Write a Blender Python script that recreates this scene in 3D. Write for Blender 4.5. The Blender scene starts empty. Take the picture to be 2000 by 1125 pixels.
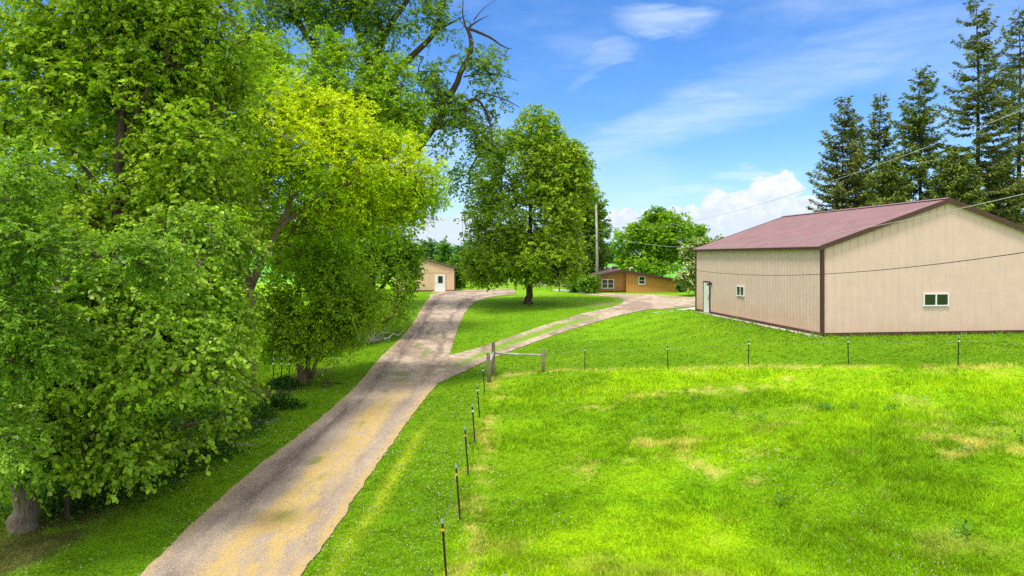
import bpy, bmesh, math, random
import numpy as np
from mathutils import Vector
random.seed(7); RNG = np.random.default_rng(11)
S = bpy.context.scene; COL = S.collection
F = 1333.33; CAMZ = 6.0; HZ = 500.0

# ------------------------------------------------------------------ noise
def _h(ix, iy, iz, s):
    n = (ix.astype(np.int64)*374761393 + iy.astype(np.int64)*668265263 + iz.astype(np.int64)*1274126177 + s*144269)
    n = (n ^ (n >> 13)) * 1274126177; n = n & 0xffffffff
    n = ((n ^ (n >> 16)) * 2246822519) & 0xffffffff
    return ((n ^ (n >> 15)) & 0xffffff) / float(0xffffff)
def noise2(x, y, s=0):
    x = np.asarray(x, float); y = np.asarray(y, float)
    ix = np.floor(x); iy = np.floor(y); fx = x-ix; fy = y-iy
    fx = fx*fx*(3-2*fx); fy = fy*fy*(3-2*fy); z = np.zeros_like(ix)
    return ((_h(ix,iy,z,s)*(1-fx)+_h(ix+1,iy,z,s)*fx)*(1-fy) + (_h(ix,iy+1,z,s)*(1-fx)+_h(ix+1,iy+1,z,s)*fx)*fy)
def fbm2(x, y, s=0, o=4):
    t = 0; a = .5; n = 0
    for i in range(o):
        t = t + a*noise2(np.asarray(x)*2**i, np.asarray(y)*2**i, s+i*7); n += a; a *= .5
    return t/n
def noise3(p, s=0):
    i = np.floor(p); f = p-i; f = f*f*(3-2*f); r = 0
    for dx in (0,1):
        for dy in (0,1):
            for dz in (0,1):
                w = (f[:,0] if dx else 1-f[:,0])*(f[:,1] if dy else 1-f[:,1])*(f[:,2] if dz else 1-f[:,2])
                r = r + w*_h(i[:,0]+dx, i[:,1]+dy, i[:,2]+dz, s)
    return r
def sstep(a, b, x):
    t = np.clip((np.asarray(x, float)-a)/(b-a), 0, 1); return t*t*(3-2*t)

# ------------------------------------------------------------------ terrain
BO = np.array([14.94, 32.9]); BU = np.array([.99205, .1264]); BV = np.array([-.1264, .99205])
BW, BL, BH, BR = 13.3, 15.4, 4.3, 2.29; BZ = 2.17
YARD = 1.75
def zg(x, y):
    x = np.asarray(x, float); y = np.asarray(y, float)
    hc = YARD*sstep(33, 72, y)*(.35+.65*sstep(-60, -8, x)) 
    t = np.clip(x, -3, 40)
    hr = .105*np.log1p(np.exp((t-.2)*1.2))/1.2
    hr = np.minimum(hr, 2.0)*(1-.35*sstep(22, 2, y))*(1-.3*sstep(60, 90, y))
    lx = (x-BO[0])*BU[0]+(y-BO[1])*BU[1]; ly = (x-BO[0])*BV[0]+(y-BO[1])*BV[1]
    dx = np.maximum(np.maximum(-.6-lx, lx-BW-.6), 0); dy = np.maximum(np.maximum(-.6-ly, ly-BL-.6), 0)
    d = np.sqrt(dx*dx+dy*dy)
    hb = (BZ-.06)*(1-sstep(0, 9, d))
    k = .25
    def smax(a, b): return np.log(np.exp(a/k)+np.exp(b/k))*k - k*.69*np.exp(-np.abs(a-b)/k)
    h = smax(smax(hc, hr), hb)
    w = sstep(1.2, 0, d); h = h*(1-w)+(BZ-.06)*w
    und = (fbm2(x/9., y/9., 3, 2)-.5)*.22*(1-w)*sstep(200, 90, y)
    far = sstep(130, 420, y)
    return h*(1-far*.0) + und
def hit(px, py):
    u = (px-1000)/F; v = (HZ-py)/F
    d0 = 5.; f0 = CAMZ+v*d0-float(zg(u*d0, d0))
    while d0 < 600:
        d1 = d0*1.02; f1 = CAMZ+v*d1-float(zg(u*d1, d1))
        if f1 <= 0:
            d = d0+(d1-d0)*f0/(f0-f1); return (u*d, d)
        d0, f0 = d1, f1
    return (u*d0, d0)
def at(px, py, d): return np.array([(px-1000)/F*d, d, CAMZ+(HZ-py)/F*d])
def fence_y(x): return np.minimum(34.4, 36-.6*np.asarray(x))

# ------------------------------------------------------------------ object helpers
def tag(o, label, cat, group=None, kind=None):
    if label: o['label'] = label
    if cat: o['category'] = cat
    if group: o['group'] = group
    if kind: o['kind'] = kind
    return o
def thing(name, label, cat, loc, rz=0, group=None):
    o = bpy.data.objects.new(name, None); COL.objects.link(o); o.empty_display_size = .3
    o.location = loc; o.rotation_euler = (0, 0, rz)
    return tag(o, label, cat, group)
def link(name, me, mat, parent=None, smooth=False):
    o = bpy.data.objects.new(name, me); COL.objects.link(o)
    if mat: me.materials.append(mat)
    if parent: o.parent = parent
    if smooth: me.polygons.foreach_set('use_smooth', np.ones(len(me.polygons), bool))
    return o
def np_mesh(name, V, faces, col=None):
    """V n x 3, faces: m x k int array or list of such arrays"""
    if not isinstance(faces, list): faces = [faces]
    faces = [f for f in faces if len(f)]
    me = bpy.data.meshes.new(name); V = np.asarray(V, np.float32)
    me.vertices.add(len(V)); me.vertices.foreach_set('co', V.ravel())
    nl = sum(f.size for f in faces); npoly = sum(len(f) for f in faces)
    me.loops.add(nl); me.polygons.add(npoly)
    me.loops.foreach_set('vertex_index', np.concatenate([f.ravel() for f in faces]).astype(np.int32))
    tot = np.concatenate([np.full(len(f), f.shape[1]) for f in faces]).astype(np.int32)
    st = np.concatenate([[0], np.cumsum(tot)[:-1]]).astype(np.int32)
    me.polygons.foreach_set('loop_start', st)
    try: me.polygons.foreach_set('loop_total', tot)
    except Exception: pass
    me.update(calc_edges=True)
    if col is not None:
        a = me.color_attributes.new('Col', 'FLOAT_COLOR', 'POINT')
        c = np.ones((len(V), 4), np.float32); c[:, :3] = col
        a.data.foreach_set('color', c.ravel())
    return me
class MB:
    def __init__(s): s.v = []; s.f = []
    def add(s, V, Fs):
        n = len(s.v); s.v += [tuple(map(float, p)) for p in V]; s.f += [tuple(i+n for i in f) for f in Fs]; return s
    def box(s, x0, x1, y0, y1, z0, z1):
        return s.add([(x0,y0,z0),(x1,y0,z0),(x1,y1,z0),(x0,y1,z0),(x0,y0,z1),(x1,y0,z1),(x1,y1,z1),(x0,y1,z1)],
                     [(0,3,2,1),(4,5,6,7),(0,1,5,4),(1,2,6,5),(2,3,7,6),(3,0,4,7)])
    def tube(s, pts, rad, n=8, cap=True, wob=0.0):
        pts = [Vector(p) for p in pts]
        if not hasattr(rad, '__len__'): rad = [rad]*len(pts)
        up = Vector((0,0,1)); rings = []
        prev = None
        for i, p in enumerate(pts):
            t = (pts[min(i+1,len(pts)-1)]-pts[max(i-1,0)]).normalized()
            if prev is None:
                a = up if abs(t.z) < .9 else Vector((1,0,0)); x = t.cross(a).normalized()
            else: x = (prev - t*prev.dot(t)).normalized()
            prev = x; y = t.cross(x)
            rings.append([p+(x*math.cos(2*math.pi*k/n)+y*math.sin(2*math.pi*k/n))*rad[i]*(1+wob*math.sin(k*2.4+i*.3)) for k in range(n)])
        V = [q for r in rings for q in r]; Fs = []
        for i in range(len(pts)-1):
            for k in range(n):
                a = i*n+k; b = i*n+(k+1)%n; Fs.append((a, b, b+n, a+n))
        if cap: Fs.append(tuple(range(n-1,-1,-1))); Fs.append(tuple((len(pts)-1)*n+k for k in range(n)))
        return s.add(V, Fs)
    def build(s, name, mat, parent=None, smooth=False):
        me = bpy.data.meshes.new(name); me.from_pydata(s.v, [], s.f); me.update()
        return link(name, me, mat, parent, smooth)
def bevel(o, w=.01, seg=2):
    m = o.modifiers.new('bevel', 'BEVEL'); m.width = w; m.segments = seg; m.limit_method = 'ANGLE'; return o

# ------------------------------------------------------------------ materials
def s2l(r, g, b):
    f = lambda c: (c/255/12.92 if c/255 <= .04045 else ((c/255+.055)/1.055)**2.4)
    return (f(r), f(g), f(b))
class NT:
    def __init__(s, name):
        s.m = bpy.data.materials.new(name); s.m.use_nodes = True; s.t = s.m.node_tree; s.t.nodes.clear()
        s.out = s.n('ShaderNodeOutputMaterial')
    def n(s, typ, **kw):
        nd = s.t.nodes.new(typ)
        for k, v in kw.items(): setattr(nd, k, v)
        return nd
    def l(s, a, b): s.t.links.new(a, b)
    def noise(s, scale, detail=4, rough=.6, vec=None, dist=0):
        nd = s.n('ShaderNodeTexNoise'); nd.inputs['Scale'].default_value = scale; nd.inputs['Detail'].default_value = detail
        nd.inputs['Roughness'].default_value = rough; nd.inputs['Distortion'].default_value = dist
        if vec: s.l(vec, nd.inputs['Vector'])
        return nd.outputs['Fac']
    def ramp(s, fac, stops):
        r = s.n('ShaderNodeValToRGB'); e = r.color_ramp.elements
        while len(e) < len(stops): e.new(.5)
        for i, (p, c) in enumerate(stops):
            e[i].position = p; e[i].color = (c, c, c, 1) if not hasattr(c, '__len__') else (*c, 1)
        s.l(fac, r.inputs['Fac']); return r.outputs['Color']
    def mix(s, a, b, fac=None, mode='MIX', f=.5):
        m = s.n('ShaderNodeMix', data_type='RGBA', blend_type=mode); m.clamp_factor = True
        m.inputs[0].default_value = f
        if fac is not None: s.l(fac, m.inputs[0])
        for v, i in ((a, 6), (b, 7)):
            if hasattr(v, 'is_linked') or hasattr(v, 'links'): s.l(v, m.inputs[i])
            else: m.inputs[i].default_value = (*v, 1)
        return m.outputs[2]
    def coord(s, which='Object', scale=None):
        c = s.n('ShaderNodeTexCoord').outputs[which]
        if scale:
            mp = s.n('ShaderNodeMapping'); mp.inputs['Scale'].default_value = scale; s.l(c, mp.inputs['Vector']); c = mp.outputs['Vector']
        return c
    def pos(s, scale=None):
        c = s.n('ShaderNodeNewGeometry').outputs['Position']
        if scale:
            mp = s.n('ShaderNodeMapping'); mp.inputs['Scale'].default_value = scale; s.l(c, mp.inputs['Vector']); c = mp.outputs['Vector']
        return c
    def attr(s, name='Col'):
        a = s.n('ShaderNodeAttribute'); a.attribute_name = name; return a.outputs['Color']
    def bsdf(s, color, rough=.6, spec=.3, metal=0, bump=None, bd=.02, bs=.5):
        b = s.n('ShaderNodeBsdfPrincipled')
        if hasattr(color, 'links'): s.l(color, b.inputs['Base Color'])
        else: b.inputs['Base Color'].default_value = (*color, 1)
        if hasattr(rough, 'links'): s.l(rough, b.inputs['Roughness'])
        else: b.inputs['Roughness'].default_value = rough
        b.inputs['Specular IOR Level'].default_value = spec; b.inputs['Metallic'].default_value = metal
        if bump is not None:
            bp = s.n('ShaderNodeBump'); bp.inputs['Distance'].default_value = bd; bp.inputs['Strength'].default_value = bs
            s.l(bump, bp.inputs['Height']); s.l(bp.outputs['Normal'], b.inputs['Normal'])
        return b.outputs['BSDF']
    def done(s, sh): s.l(sh, s.out.inputs['Surface']); return s.m
def mat_simple(name, c, rough=.6, spec=.3, metal=0, nz=.25, ns=6, bd=.004):
    t = NT(name); p = t.pos(); f = t.noise(ns, 5, .65, p)
    col = t.mix(c, t.ramp(f, [(.25, 1-nz), (.75, 1+nz*.6)]), mode='MULTIPLY', f=1)
    return t.done(t.bsdf(col, rough, spec, metal, bump=t.noise(ns*6, 3, .6, p), bd=bd))
def mat_leaf(name, trans=.38, rough=.5, spec=.25, tw=(1.15, 1.2, .5)):
    t = NT(name); c = t.attr()
    b = t.bsdf(c, rough, spec)
    tr = t.n('ShaderNodeBsdfTranslucent'); t.l(t.mix(c, tw, mode='MULTIPLY', f=1), tr.inputs['Color'])
    m = t.n('ShaderNodeMixShader'); m.inputs[0].default_value = trans
    t.l(b, m.inputs[1]); t.l(tr.outputs[0], m.inputs[2])
    return t.done(m.outputs[0])
def mat_bark(name, c1, c2, sc=1.0):
    t = NT(name); p = t.pos((7*sc, 7*sc, 1.6*sc)); f = t.noise(2.2, 6, .7, p, .6)
    big = t.noise(1.1, 3, .6, t.pos())
    col = t.mix(c1, c2, t.ramp(f, [(.32, 0.), (.68, 1.)]))
    col = t.mix(col, t.ramp(big, [(.3, .65), (.7, 1.2)]), mode='MULTIPLY', f=1)
    return t.done(t.bsdf(col, .9, .1, bump=f, bd=.05, bs=.9))
def mat_ground(name, ns=14, lo=.55, hi=1.4, bd=.03, rough=.95, spec=.08, ns2=60):
    t = NT(name); p = t.pos(); c = t.attr()
    f = t.noise(ns, 6, .7, p); g = t.noise(ns2, 3, .7, p)
    c = t.mix(c, t.ramp(f, [(.28, lo), (.72, hi)]), mode='MULTIPLY', f=1)
    c = t.mix(c, t.ramp(g, [(.3, (lo+1)/2), (.7, (hi+1)/2)]), mode='MULTIPLY', f=1)
    return t.done(t.bsdf(c, rough, spec, bump=t.mix(f, g), bd=bd, bs=.8))

M = {}
M['ground'] = mat_ground('grass soil')
M['gravel'] = mat_ground('gravel', 22, .66, 1.26, .025, .95, .1, 90)
t_ = NT('stone'); M['stone'] = t_.done(t_.bsdf(t_.attr(), .9, .15))
M['blade'] = mat_leaf('grass blade', .35, .6, .15, (1.1, 1.1, .5))
M['leaf'] = mat_leaf('leaf', .36, .5, .2)
M['leaf_gloss'] = mat_leaf('glossy leaf', .34, .38, .3)
M['needle'] = mat_leaf('needle', .12, .6, .15)
M['bark'] = mat_bark('furrowed bark', (.11,.09,.065), (.29,.245,.19))
M['bark_dark'] = mat_bark('dark bark', (.05,.035,.025), (.15,.11,.08))
M['bark_tan'] = mat_bark('tan bark', (.10,.075,.042), (.25,.19,.11))
M['deadwood'] = mat_bark('weathered wood', (.30,.265,.235), (.60,.555,.51), 1.6)
M['postwood'] = mat_bark('post wood', (.20,.15,.10), (.46,.37,.27), 2.5)
M['railwood'] = mat_bark('rail wood', (.42,.40,.37), (.70,.67,.62), 2.5)
M['white'] = mat_simple('white paint', (.80,.81,.82), .45, .35, nz=.06, ns=3)
M['brown'] = mat_simple('brown metal trim', (.085,.036,.026), .45, .4, nz=.2, ns=4)
M['dark'] = mat_simple('dark metal', (.03,.03,.03), .5, .4)
M['post_green'] = mat_simple('dark green steel', (.018,.028,.022), .55, .3, nz=.5, ns=30)
M['post_rust'] = mat_simple('rusty steel', (.05,.026,.016), .8, .2, nz=.6, ns=30)
M['post_cap'] = mat_simple('pale paint tip', (.32,.40,.37), .6, .3, nz=.3, ns=40)
M['ins_y'] = mat_simple('yellow plastic', (.75,.40,.02), .4, .4)
M['ins_w'] = mat_simple('white plastic', (.8,.8,.78), .4, .4)
M['concrete'] = mat_simple('concrete', (.52,.47,.42), .9, .15, nz=.2, ns=2.5, bd=.01)
M['wire'] = mat_simple('cable', (.20,.20,.21), .5, .4)
M['wire_dark'] = mat_simple('dark cable', (.035,.035,.04), .5, .4)
M['wire_light'] = mat_simple('aluminium cable', (.5,.5,.5), .4, .5)
def mat_glass():
    t = NT('window glass'); return t.done(t.bsdf((.012,.02,.02), .06, .7))
M['glass'] = mat_glass()
def mat_siding(name, c, stain=0.0, zs=1.1):
    t = NT(name); oc = t.coord('Object')
    f = t.noise(1.3, 5, .6, oc); streak = t.noise(3.0, 4, .6, t.coord('Object', (3.2, 3.2, .22)))
    col = t.mix(c, t.ramp(f, [(.3, .94), (.7, 1.04)]), mode='MULTIPLY', f=1)
    col = t.mix(col, t.ramp(streak, [(.3, .95), (.7, 1.03)]), mode='MULTIPLY', f=1)
    if stain:
        sx = t.n('ShaderNodeSeparateXYZ'); t.l(oc, sx.inputs[0])
        a = t.n('ShaderNodeMath', operation='MULTIPLY_ADD'); t.l(t.noise(.45, 4, .6, t.coord('Object', (1,1,.4))), a.inputs[0])
        a.inputs[1].default_value = -zs*1.6; t.l(sx.outputs['Z'], a.inputs[2])
        mr = t.n('ShaderNodeMapRange'); t.l(a.outputs[0], mr.inputs[0]); mr.inputs[1].default_value = -zs*.95; mr.inputs[2].default_value = zs*.25
        mr.inputs[3].default_value = stain; mr.inputs[4].default_value = 0
        col = t.mix(col, (.55,.30,.14), mr.outputs[0])
    return t.done(t.bsdf(col, .5, .3, bump=f, bd=.004))
M['barn_wall'] = mat_siding('beige ribbed steel', (.72,.525,.455), .50, 1.2)
M['barn_gable'] = mat_siding('beige ribbed steel gable', (.72,.525,.455), .25, .9)
M['shed_wall'] = mat_siding('tan ribbed steel', (.76,.53,.37), .3, .6)
M['house_wall'] = mat_siding('ochre house siding', (.62,.29,.085))
M['pale_wall'] = mat_siding('pale pink siding', (.55,.46,.43))
def mat_roof(name, c):
    t = NT(name); oc = t.coord('Object'); f = t.noise(.9, 5, .65, oc)
    st = t.noise(2.0, 4, .6, t.coord('Object', (.35, 2.5, .35)))
    col = t.mix(c, t.ramp(f, [(.3, .86), (.7, 1.12)]), mode='MULTIPLY', f=1)
    col = t.mix(col, t.ramp(st, [(.3, .9), (.7, 1.1)]), mode='MULTIPLY', f=1)
    return t.done(t.bsdf(col, .55, .35, bump=f, bd=.004))
M['roof'] = mat_roof('oxide red steel roof', (.26,.148,.156))
M['house_roof'] = mat_roof('brown roof', (.13,.075,.065))

# ------------------------------------------------------------------ ground colours
G_LAWN = np.array([.205,.400,.008]); G_LUSH = np.array([.145,.32,.007]); G_PAST = np.array([.385,.620,.006])
G_PAST2 = np.array([.235,.47,.006]); G_DRY = np.array([.62,.57,.14]); G_DIRT = np.array([.12,.085,.05]); G_CROP = np.array([.14,.40,.05])
def lerp(a, b, t): return a*(1-t[:,None])+b*t[:,None]
DRY = [(4.6,19.6,.55,1.9,-.25),(5.0,17.6,.35,1.3,-.1),(2.0,19.0,.45,.8,0),(3.6,18.6,.6,.6,0),(6.6,26.5,2.2,.7,0),(8.6,25.6,1.6,.6,.1),(3.0,25.5,1.0,.35,0),
       (11.4,17.6,.9,.9,0),(12.7,16.5,.5,.7,0),(7.9,15.4,.8,.8,0),(10.6,26.4,.7,.3,0),(-.2,28.5,.6,.5,0),(5.9,16.2,.3,.5,0)]
def dry_mask(x, y):
    m = np.zeros_like(x); wx = x+(fbm2(x*1.1, y*1.1, 51, 3)-.5)*1.6; wy = y+(fbm2(x*1.1, y*1.1, 61, 3)-.5)*2.0
    for cx, cy, rx, ry, sh in DRY:
        dx = (wx-cx-sh*(wy-cy))/rx; dy = (wy-cy)/ry
        m = np.maximum(m, np.clip(1.25-np.sqrt(dx*dx+dy*dy), 0, 1))
    return np.clip(m*1.3, 0, 1)*sstep(.36, .62, fbm2(x*2.3, y*1.6, 71, 3))
def in_past(x, y): return sstep(-1.5, -1.0, x+(noise2(x*2, y*2, 5)-.5)*.4)*sstep(.25, -.25, y-fence_y(x)+(noise2(x*2, y*2, 6)-.5)*.5)
def ground_col(x, y):
    x = np.asarray(x, float); y = np.asarray(y, float)
    n1 = fbm2(x/3.4, y/3.4, 21, 4); n2 = fbm2(x/1.1, y/1.1, 22, 3); n3 = fbm2(x/8., y/8., 23, 3)
    lawn = lerp(G_LUSH[None], G_LAWN[None], np.clip(sstep(.3,.7,n1)*.6+sstep(.35,.7,n2)*.4+.12, 0, 1))
    stripe = (np.sin((x*.55+y*.84)*2*math.pi/2.2)*.5+.5)*sstep(30, 40, y)*sstep(2, 6, x)*sstep(62, 50, y)
    lawn = lawn*(1+.16*(stripe-.5))[:,None]
    mow = np.exp(-((x-(-3.42+.035*(y-12.8))+(n2-.5)*.2)/.15)**2)*sstep(27, 22, y)
    lawn = lerp(lawn, np.array([[.48,.58,.03]]), np.clip(mow*.75, 0, 1))
    # island lawn colour lifted to look sunlit
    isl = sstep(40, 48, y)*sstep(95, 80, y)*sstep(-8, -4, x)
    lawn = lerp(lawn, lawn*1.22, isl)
    past = lerp(G_PAST2[None], G_PAST[None], np.clip(sstep(.33,.62,n1)*.65+sstep(.3,.7,n2)*.45, 0, 1))
    past = lerp(past, G_PAST2[None]*.8, sstep(.60, .74, n3)*.8)
    past = lerp(past, G_DRY[None], dry_mask(x, y)*.85)
    rand_dry = sstep(.62, .76, fbm2(x/1.6, y/1.6, 81, 4))
    past = lerp(past, G_DRY[None], rand_dry*.28)
    ip = in_past(x, y)
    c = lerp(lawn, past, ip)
    # dry band under the fences
    nb = fbm2(x/.9, y/.9, 31, 3)
    f1 = .75*np.exp(-((x+.75+(nb-.5)*.9)/.26)**2)*sstep(10, 14, y)*sstep(35.5, 33, y)
    f2 = np.exp(-((y-fence_y(x)+.1+(nb-.5)*1.0)/.42)**2)*sstep(-1.5, -.5, x)
    c = lerp(c, G_DRY[None], np.clip((f1+f2)*sstep(.40, .66, nb*.6+.4*fbm2(x*3, y*3, 33, 2))*1.1, 0, .75))
    # leaf litter and soil under the tree row
    lit = np.exp(-((x+10.6-(n1-.5)*2.4-.02*(y-15))/.85)**2)*sstep(5, 9, y)*sstep(42, 30, y)
    c = lerp(c, G_DIRT[None], np.clip(lit*sstep(.3,.55,n2)*1.1, 0, .75))
    c = lerp(c, np.array([[.28,.52,.012]]), sstep(-13, -16, x)*.7)
    # bare worn patch at the edge of the island
    wp = np.exp(-((x-9.2)/2.0)**2-((y-63.5)/2.2)**2)
    c = lerp(c, np.array([[.28,.21,.13]]), np.clip(wp*sstep(.35,.6,n2)*1.1, 0, .75))
    c = lerp(c, G_CROP[None], sstep(120, 150, y))
    return c

# ground sheet
def axis(lo, f0, f1, hi, st):
    a = list(np.arange(f0, f1+1e-6, st)); v = f1; s = st
    while v < hi: s *= 1.22; v += s; a.append(v)
    v = f0; s = st
    while v > lo: s *= 1.22; v -= s; a.insert(0, v)
    return np.array(a)
gx = axis(-2600, -22, 32, 2600, .33); gy = axis(-300, 6, 90, 4200, .33)
GX, GY = np.meshgrid(gx, gy); x = GX.ravel(); y = GY.ravel()
V = np.stack([x, y, zg(x, y)], 1); nx, ny = len(gx), len(gy)
i = np.arange(nx-1)[None]+np.arange(ny-1)[:,None]*nx
FQ = np.stack([i, i+1, i+1+nx, i+nx], -1).reshape(-1, 4)
o = link('ground', np_mesh('ground', V, FQ, ground_col(x, y)*(.80+.2*sstep(60, 90, y))[:,None]), M['ground'], None, True); o['kind'] = 'structure'  # nearer ground darkened in its colour, standing in for shade between blades

# ------------------------------------------------------------------ roads
def resample(pts, st):
    pts = np.array(pts, float); d = np.r_[0, np.cumsum(np.linalg.norm(np.diff(pts, axis=0), axis=1))]
    n = max(2, int(d[-1]/st)); t = np.linspace(0, d[-1], n)
    # smooth: catmull via cubic hermite on each coordinate
    m = np.gradient(pts, d, axis=0); out = np.zeros((n, 2))
    k = np.clip(np.searchsorted(d, t, 'right')-1, 0, len(d)-2); h = (d[k+1]-d[k]); u = ((t-d[k])/h)[:,None]; h = h[:,None]
    p0, p1, m0, m1 = pts[k], pts[k+1], m[k]*h, m[k+1]*h
    return (2*u**3-3*u**2+1)*p0+(u**3-2*u**2+u)*m0+(-2*u**3+3*u**2)*p1+(u**3-u**2)*m1
def strip(name, Lp, Rp, st, na, colf, zoff, jit=.04):
    L = resample([hit(*p) for p in Lp], st); R = resample([hit(*p) for p in Rp], st)
    n = max(len(L), len(R))
    def rs(A): t = np.linspace(0, len(A)-1, n); k = np.minimum(t.astype(int), len(A)-2); return A[k]+(A[k+1]-A[k])*(t-k)[:,None]
    L, R = rs(L), rs(R); s = np.arange(n)
    jl = (fbm2(L[:,0]*2.2, L[:,1]*2.2, 91, 4)-.5)*jit*4; jr = (fbm2(R[:,0]*2.2, R[:,1]*2.2, 92, 4)-.5)*jit*4
    dv = (R-L)/np.linalg.norm(R-L, axis=1)[:,None]
    L = L+dv*jl[:,None]; R = R+dv*jr[:,None]
    u = np.linspace(0, 1, na+1)
    P = L[:,None]+(R-L)[:,None]*u[None,:,None]; P = P.reshape(-1, 2); U = np.tile(u, n); W = np.repeat(np.linalg.norm(R-L, axis=1), na+1)
    # gentle crown/ruts; edges tuck into the turf
    z = zg(P[:,0], P[:,1])+zoff
    V = np.c_[P, z]; i = np.arange(na)[None]+np.arange(n-1)[:,None]*(na+1)
    FQ = np.stack([i, i+1, i+na+2, i+na+1], -1).reshape(-1, 4)
    o = link(name, np_mesh(name, V, FQ, colf(P[:,0], P[:,1], U, W)), M['gravel'], None, True); o['kind'] = 'structure'
    return L, R
def gravel_col(x, y):
    g = np.array([[.49,.385,.295]]); d = np.array([[.28,.21,.155]])
    n = fbm2(x/1.5, y/2.5, 41, 4); c = lerp(g, d, sstep(.42, .68, n)*.75)
    return c*(.45+1.1*fbm2(x*4, y*2.2, 43, 5))[:,None]
def drive_col(x, y, u, w):
    c = gravel_col(x, y); far = sstep(26, 44, y)
    grey = np.array([[.43,.345,.27]]); c = lerp(c, grey*(.8+.4*fbm2(x*1.3, y*.5, 47, 4))[:,None], (1-far)*.7)
    nn = fbm2(x*1.1+3, y*.55, 44, 4)-.5; al = y+.4*x; ac = u*w
    # wheel ruts, darker on the left one
    c = lerp(c, np.array([[.17,.13,.11]]), np.exp(-((u-.22+nn*.10)/.085)**2)*sstep(.28,.52,fbm2(ac*2.5, al*.35, 48, 5))*.85)
    c = lerp(c, np.array([[.18,.135,.11]]), np.exp(-((u-.80+nn*.12)/.06)**2)*sstep(.28,.52,fbm2(ac*2.5, al*.35, 49, 5))*.75*(far*.5+.5))
    # straw coloured dead grass along the crown
    st = np.exp(-((u-.60+nn*.16)/(.235-.07*sstep(14, 26, y)))**4)*(1-sstep(27, 34, y))
    st = np.maximum(st, np.exp(-((u-.97)/.05)**2)*.8*(1-far)); st = np.maximum(st, np.exp(-((u-.02)/.03)**2)*.6)
    br = sstep(.27, .55, .55*fbm2(ac*4.5, al*.9, 45, 5)+.45*fbm2(ac*9, al*3.5, 145, 4))
    c = lerp(c, np.array([[.56,.40,.15]]), np.clip(st*br*1.15, 0, .95))
    gr = np.exp(-((u-.5+nn*.2)/.12)**2)*sstep(.64,.74,fbm2(x*1.2, y*.7, 46, 3))
    return lerp(c, np.array([[.15,.25,.02]]), np.clip(gr, 0, .6))
def branch_col(x, y, u, w):
    c = gravel_col(x, y)*1.02; nn = fbm2(x*.9, y*.9, 44, 4)
    g = np.exp(-((u-.47+(nn-.5)*.25)/.19)**2)*sstep(60, 50, y)*sstep(.20,.40,fbm2(x*.6, y*.6, 46, 3))*sstep(-3.7, -1.5, x)
    return lerp(c, np.array([[.19,.36,.012]]), np.clip(g*1.2, 0, .92))
DL, DR = strip('driveway', [(200,1200),(275,1125),(468,940),(598,840),(690,760),(742,700),(788,655),(818,612),(838,583),(852,572),(905,567),(1000,564)],
      [(532,1200),(590,1122),(636,1062),(700,962),(770,862),(838,770),(866,735),(876,700),(890,655),(908,612),(930,590),(960,580),(1010,573)], .16, 34, drive_col, .030)
BLn, BRn = strip('side_track', [(850,700),(905,688),(970,668),(1050,640),(1130,615),(1192,601),(1216,592),(1208,582),(1196,576)],
      [(850,752),(905,727),(965,699),(1050,667),(1140,637),(1222,614),(1290,604),(1345,600),(1362,588)], .2, 22, branch_col, .034)
YLn, YRn = strip('yard_gravel', [(1130,571),(1200,574),(1280,576),(1370,580)], [(1130,574),(1200,581),(1290,592),(1372,592)], .3, 14, lambda x,y,u,w: lerp(gravel_col(x,y)*1.1, np.array([[.36,.32,.12]]), sstep(.5,.62,fbm2(x*.5,y*.5,12,3))*.6), .026, .3)
# concrete apron in front of the barn's far corner and its footing strip
def barn_pt(u, v): return BO+BU*u+BV*v
av, au = np.meshgrid(np.linspace(15.55, 24.6, 20), np.linspace(-.1, 12, 24), indexing='ij')
q = BO[None,None]+BU*au[...,None]+BV*av[...,None]; q = q.reshape(-1, 2); i = np.arange(23)[None]+np.arange(19)[:,None]*24
o = link('concrete_apron', np_mesh('concrete_apron', np.c_[q, zg(q[:,0], q[:,1])+.05], np.stack([i, i+1, i+25, i+24], -1).reshape(-1, 4)), M['concrete'], None, True); o['kind'] = 'structure'
mb = MB(); c = [barn_pt(-.45, -.12), barn_pt(-.02, -.12), barn_pt(-.02, 14.55), barn_pt(-.45, 14.55)]
mb.add([(*p, BZ-.3) for p in c]+[(*p, BZ-.03) for p in c], [(3,2,1,0),(4,5,6,7),(0,1,5,4),(1,2,6,5),(2,3,7,6),(3,0,4,7)])
o = mb.build('barn_path', M['concrete']); o['kind'] = 'structure'

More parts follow.
